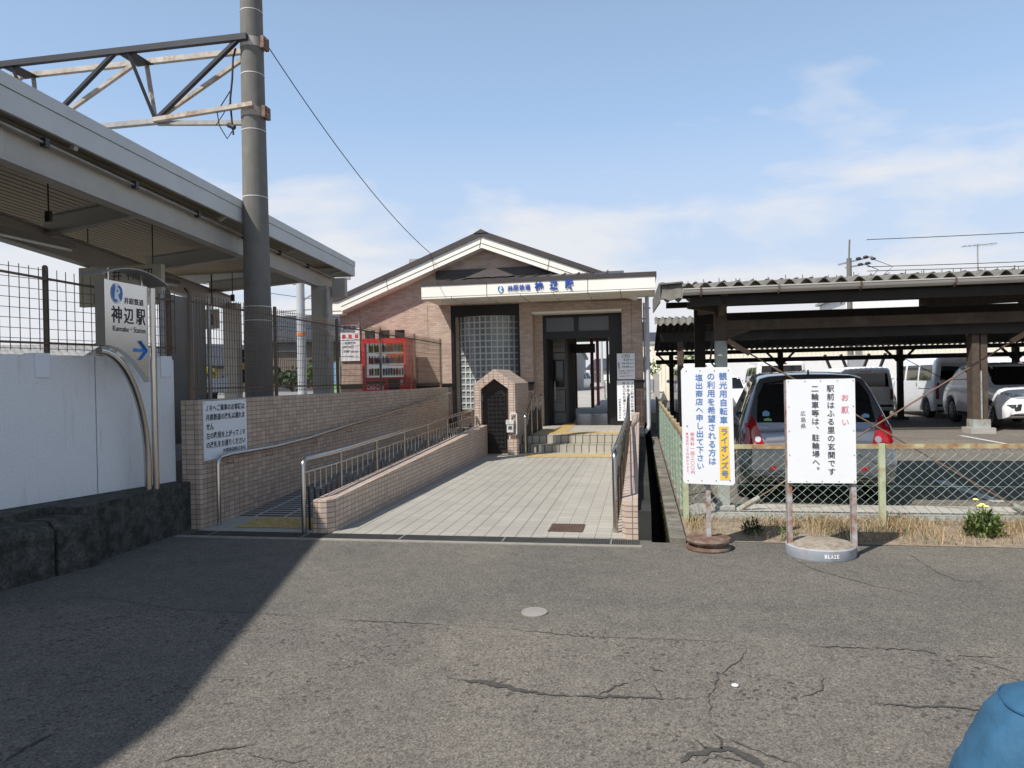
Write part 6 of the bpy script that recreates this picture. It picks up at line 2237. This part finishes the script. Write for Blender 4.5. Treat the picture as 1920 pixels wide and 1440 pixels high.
MB().tube([(-1.55, 42, .5), (-1.55, 42, 2.2)], .05, 8).build('mast', 'dark_steel', t)
MB().add(*ellip(-1.55, 42, 2.62, .32, .15, .55)).build('head', 'frame_black', t, smooth=60)
MB().lathe([(.12, 41.82), (.10, 41.85)], (-1.55, 0, 2.36), 14, 'y').build('light', 'signal_red', t)
house('storage_shed', 'grey shed with sloping roof far beyond the hall on the left', (-6.6, 48, 0), 4.4, 10, 3.0, .6, 'shed_gray', 'shed_gray', 0, .2, 2, 'shed')
house('tiled_house', 'white house far down the line seen through the hall', (-4.4, 95, 0), 5, 6, 2.6, 1.4, 'house_white', 'roof_tile', R(-20))
house('tiled_house', 'pale house with grey roof far beyond the signal', (.5, 88, 0), 6, 6, 2.6, 1.4, 'house_wall', 'roof_tile', R(14))
car('parked_car', 'tiny white car far away seen through the station hall', 'car', (-4.45, 58, 0.5), R(160), dict(hatch, patches=hatch['patches'][:4]), 'car_white')
for (u, v, h, lb) in ((-3.2, 60, 5.2, 'thin far pole seen through the hall beside the red post'),):
    solo(MB().tube([(u, v, 0), (u, v, h)], .11, 8, .08), 'far_pole', 'pvc_gray', lb, 'pole', (u, v, 0))

# far sheds to the right
t = thing('storage_shed', 'long cream corrugated shed wall behind the far carport', 'shed', (15, 46, 0))
mb = MB()
for k in range(200):
    u = -.2 + k * .25
    mb.box(u, u + .235, 46, 46.2, 0, 3.6)
mb.build('wall', 'shed_cream', t)
MB().box(-.3, 50, 45.9, 56, 3.6, 3.75).build('roof', 'shed_gray', t)
MB().box(-.32, -.2, 45.95, 46.15, 2.2, 3.6).build('corner_trim', 'red_paint', t)
t = thing('storage_shed', 'white walled workshop with dark openings behind the parked vans', 'workshop', (14, 44, 0))
mb = MB().box(2.6, 11.8, 44, 44.2, 0, 2.55)
mb.box(12.8, 30, 44, 44.2, 0, 2.55)
mb.build('wall', 'shed_white', t)
MB().box(6.9, 9.4, 43.96, 44.0, 1.4, 2.2).build('window', 'window_frost', t)
MB().box(11.8, 12.8, 44.1, 44.2, 0, 2.55).build('door', 'shed_gray', t)
for u in (9.9, 10.7, 11.5, 12.3):
    MB().bar((u, 40, 1.7), (u + (.3 if u > 11 else -.3), 40, 2.5), .18, .12).build('bracket', 'frame_black', t)
t = thing('tall_building', 'tall white building whose top shows in the gap below the near carport roof', 'building', (24, 58, 0))
MB().box(15.5, 24.6, 58, 66, 0, 7.4).build('wall', 'shed_white', t)
MB().box(15.2, 25.0, 57.7, 66.3, 7.4, 7.6).build('roof', 'shed_gray', t)
for k in range(4):
    MB().box(16.3 + k * 2.1, 17.8 + k * 2.1, 57.95, 58, 4.6, 5.8).build('window', 'window_frost', t)
house('tiled_house', 'pale house with striped gable seen over the ditch', (2.6, 52, 0), 3.6, 6, 3.4, 1.3, 'house_wall', 'roof_tile', R(10))
t = thing('meter_post', 'grey concrete gate post with a meter box beyond the ditch', 'post', (.75, 34, 0))
MB().box(.55, .85, 34, 34.2, 0, 1.65).build('post', 'concrete', t)
MB().box(.25, .56, 33.95, 34.15, .85, 1.4).build('meter_box', 'shed_gray', t)
solo(MB().box(-.6, .5, 36, 36.2, 0, 1.0), 'garden_wall', 'concrete', 'rough low concrete wall at the far end of the ditch', 'wall', (0, 36, 0))

# utility pole with transformer
t = thing('utility_pole', 'distant concrete utility pole with crossarms and transformer above the carport roof', 'utility pole', (12.3, 45, 0))
u, v = 12.25, 45
MB().tube([(u, v, 0), (u, v, 8.3)], .19, 12, .14).tube([(u, v, 8.3), (u + .05, v, 9.4)], .05, 8).build('shaft', 'pole_concrete', t, smooth=50)
MB().bar((u - .6, v, 7.95), (u + 1.3, v, 8.35), .09, .09).bar((u - .2, v, 7.75), (u + 1.2, v, 7.95), .09, .09).bar((u - 1.5, v, 7.12), (u + .9, v, 7.2), .08, .08).build('crossarm', 'galv', t)
mb = MB()
for du, z in ((.5, 8.25), (.9, 8.32), (1.3, 8.2), (.6, 7.9), (1.0, 7.95)):
    mb.add(*ellip(u + du, v - .1, z, .16, .1, .09, 8, 6))
mb.build('insulators', 'dark_steel', t, smooth=60)
MB().tube([(u + .95, v, 6.6), (u + .95, v, 7.08)], .3, 14).box(u + .2, u + 1.5, v - .1, v + .1, 6.5, 6.6).build('transformer', 'pvc_gray', t, smooth=50)
mb = MB()
mb.tube([(u - 1.4, v, 7.1), (u - 1.8, v, 6.8), (u - 1.7, v, 6.3), (u - 1.0, v, 5.9)], .025, 6)
mb.tube([(u + .9, v, 7.9), (u + 1.6, v, 7.55), (u + 1.2, v, 7.1)], .025, 6)
mb.tube([(u + 1.3, v, 8.2), (u + 2.4, v, 7.7), (u + 1.6, v, 7.0)], .02, 6)
mb.tube([(u - .5, v, 7.1), (u - .3, v, 6.2), (u - .5, v, 5.6)], .03, 6)
mb.tube([(u + .4, v, 6.3), (u + 2.6, v, 6.75)], .03, 6)
mb.build('jumper_cables', 'wire_black', t)
for (z0_, z1_, s_, lb) in ((9.35, 10.2, .5, 'top thin power line running right from the utility pole tip'), (7.75, 8.4, .5, 'middle power line running right from the utility pole insulators'),
                       (7.5, 8.15, .5, 'lowest power line running right from the utility pole crossarm')):
    solo(MB().tube(sag((u + 1.0, v, z0_), (60, 42, z1_), s_), .022, 5), 'power_line', 'wire_black', lb, 'power line', (u, v, z0_), 'power lines right of the utility pole')
t = thing('tv_antenna', 'thin television antenna mast on a far roof behind the carport', 'antenna', (21.3, 50, 5))
MB().tube([(21.3, 50, 3), (21.3, 50, 9.6)], .04, 6).build('mast', 'galv', t)
mb = MB().bar((20.4, 50, 9.45), (22.4, 50, 9.6), .04, .04)
for k in range(8):
    mb.bar((20.5 + k * .25, 49.6, 9.5), (20.5 + k * .25, 50.4, 9.5), .02, .02)
mb.build('elements', 'galv', t)

# the building behind the photographer on the left: it throws the long shadow on the road
t = thing('stair_building', 'tall station stair building to the left behind the viewpoint', 'building', (-7, 0, 0))
MB().prism([(-6.55, 2.1), (-5.55, -1.6), (-5.55, -9), (-12, -9), (-12, 2.1)], 'z', 0, 6.9).build('wall', 'house_wall', t)
MB().prism([(-6.53, 2.15), (-5.50, -1.6), (-5.50, -9.1), (-12.1, -9.1), (-12.1, 2.15)], 'z', 6.9, 7.05).build('roof', 'shed_gray', t)

# ------------------------------------------------------------------ blue bag in the near right corner
t = thing('fabric_bag', 'blue fabric bag partly cut off by the lower right corner', 'bag', (1.20, 2.27, 0), R(-12))
local(t)
mb = MB()
prof = [(.0, .33, .2), (.06, .345, .21), (.2, .325, .2), (.34, .275, .185), (.44, .235, .17), (.51, .195, .15), (.555, .15, .12), (.58, .09, .07), (.585, .04, .03)]
n_ = 88
P2 = []
for (p, q) in zip(prof[:-1], prof[1:]):
    for i in range(5):
        P2.append(tuple(p[k] + (q[k] - p[k]) * i / 5 for k in range(3)))
P2.append(prof[-1])
for _ in range(3):
    P2 = [P2[0]] + [tuple((P2[i - 1][k] + 2 * P2[i][k] + P2[i + 1][k]) / 4 for k in range(3)) for i in range(1, len(P2) - 1)] + [P2[-1]]
prof = P2
vs = []
for z, a, b in prof:
    for k in range(n_):
        th = 2 * math.pi * k / n_
        ce, se = math.cos(th), math.sin(th)
        x = a * math.copysign(abs(ce) ** .68, ce); y = b * math.copysign(abs(se) ** .68, se)
        q = Vector((x * 5 + z * 3, y * 5, z * 7 - x * 2.5))
        r_ = 1 - 2 * abs(noise.noise(q)); r2_ = 1 - 2 * abs(noise.noise(q * 2.1 + Vector((5, 2, 1))))
        wob = 1 + .035 * (r_ - .5) + .022 * (r2_ - .5)
        vs.append((x * wob, y * wob, z + .006 * r2_ * (z > .1)))
fs = []
for i in range(len(prof) - 1):
    for k in range(n_):
        j = (k + 1) % n_
        fs.append((i * n_ + k, i * n_ + j, (i + 1) * n_ + j, (i + 1) * n_ + k))
fs.append(tuple(range(n_ - 1, -1, -1))); fs.append(tuple(range((len(prof) - 1) * n_, len(prof) * n_)))
mb.add(vs, fs)
bag = mb.build('body', 'bag_blue', t, smooth=60)
mb = MB()
for z, a, b in ((.535, .176, .138), (.30, .294, .192)):
    pts = []
    for k in range(n_ + 1):
        th = 2 * math.pi * k / n_
        ce, se = math.cos(th), math.sin(th)
        pts.append((a * math.copysign(abs(ce) ** .68, ce), b * math.copysign(abs(se) ** .68, se), z))
    mb.tube(pts, .0035, 6)
mb.build('seam', 'seam_blue', t)
MB().tube([(.0, .05, .575), (.02, .06, .61), (.09, .06, .61), (.11, .05, .565)], .009, 8).build('handle', 'seam_blue', t, smooth=60)
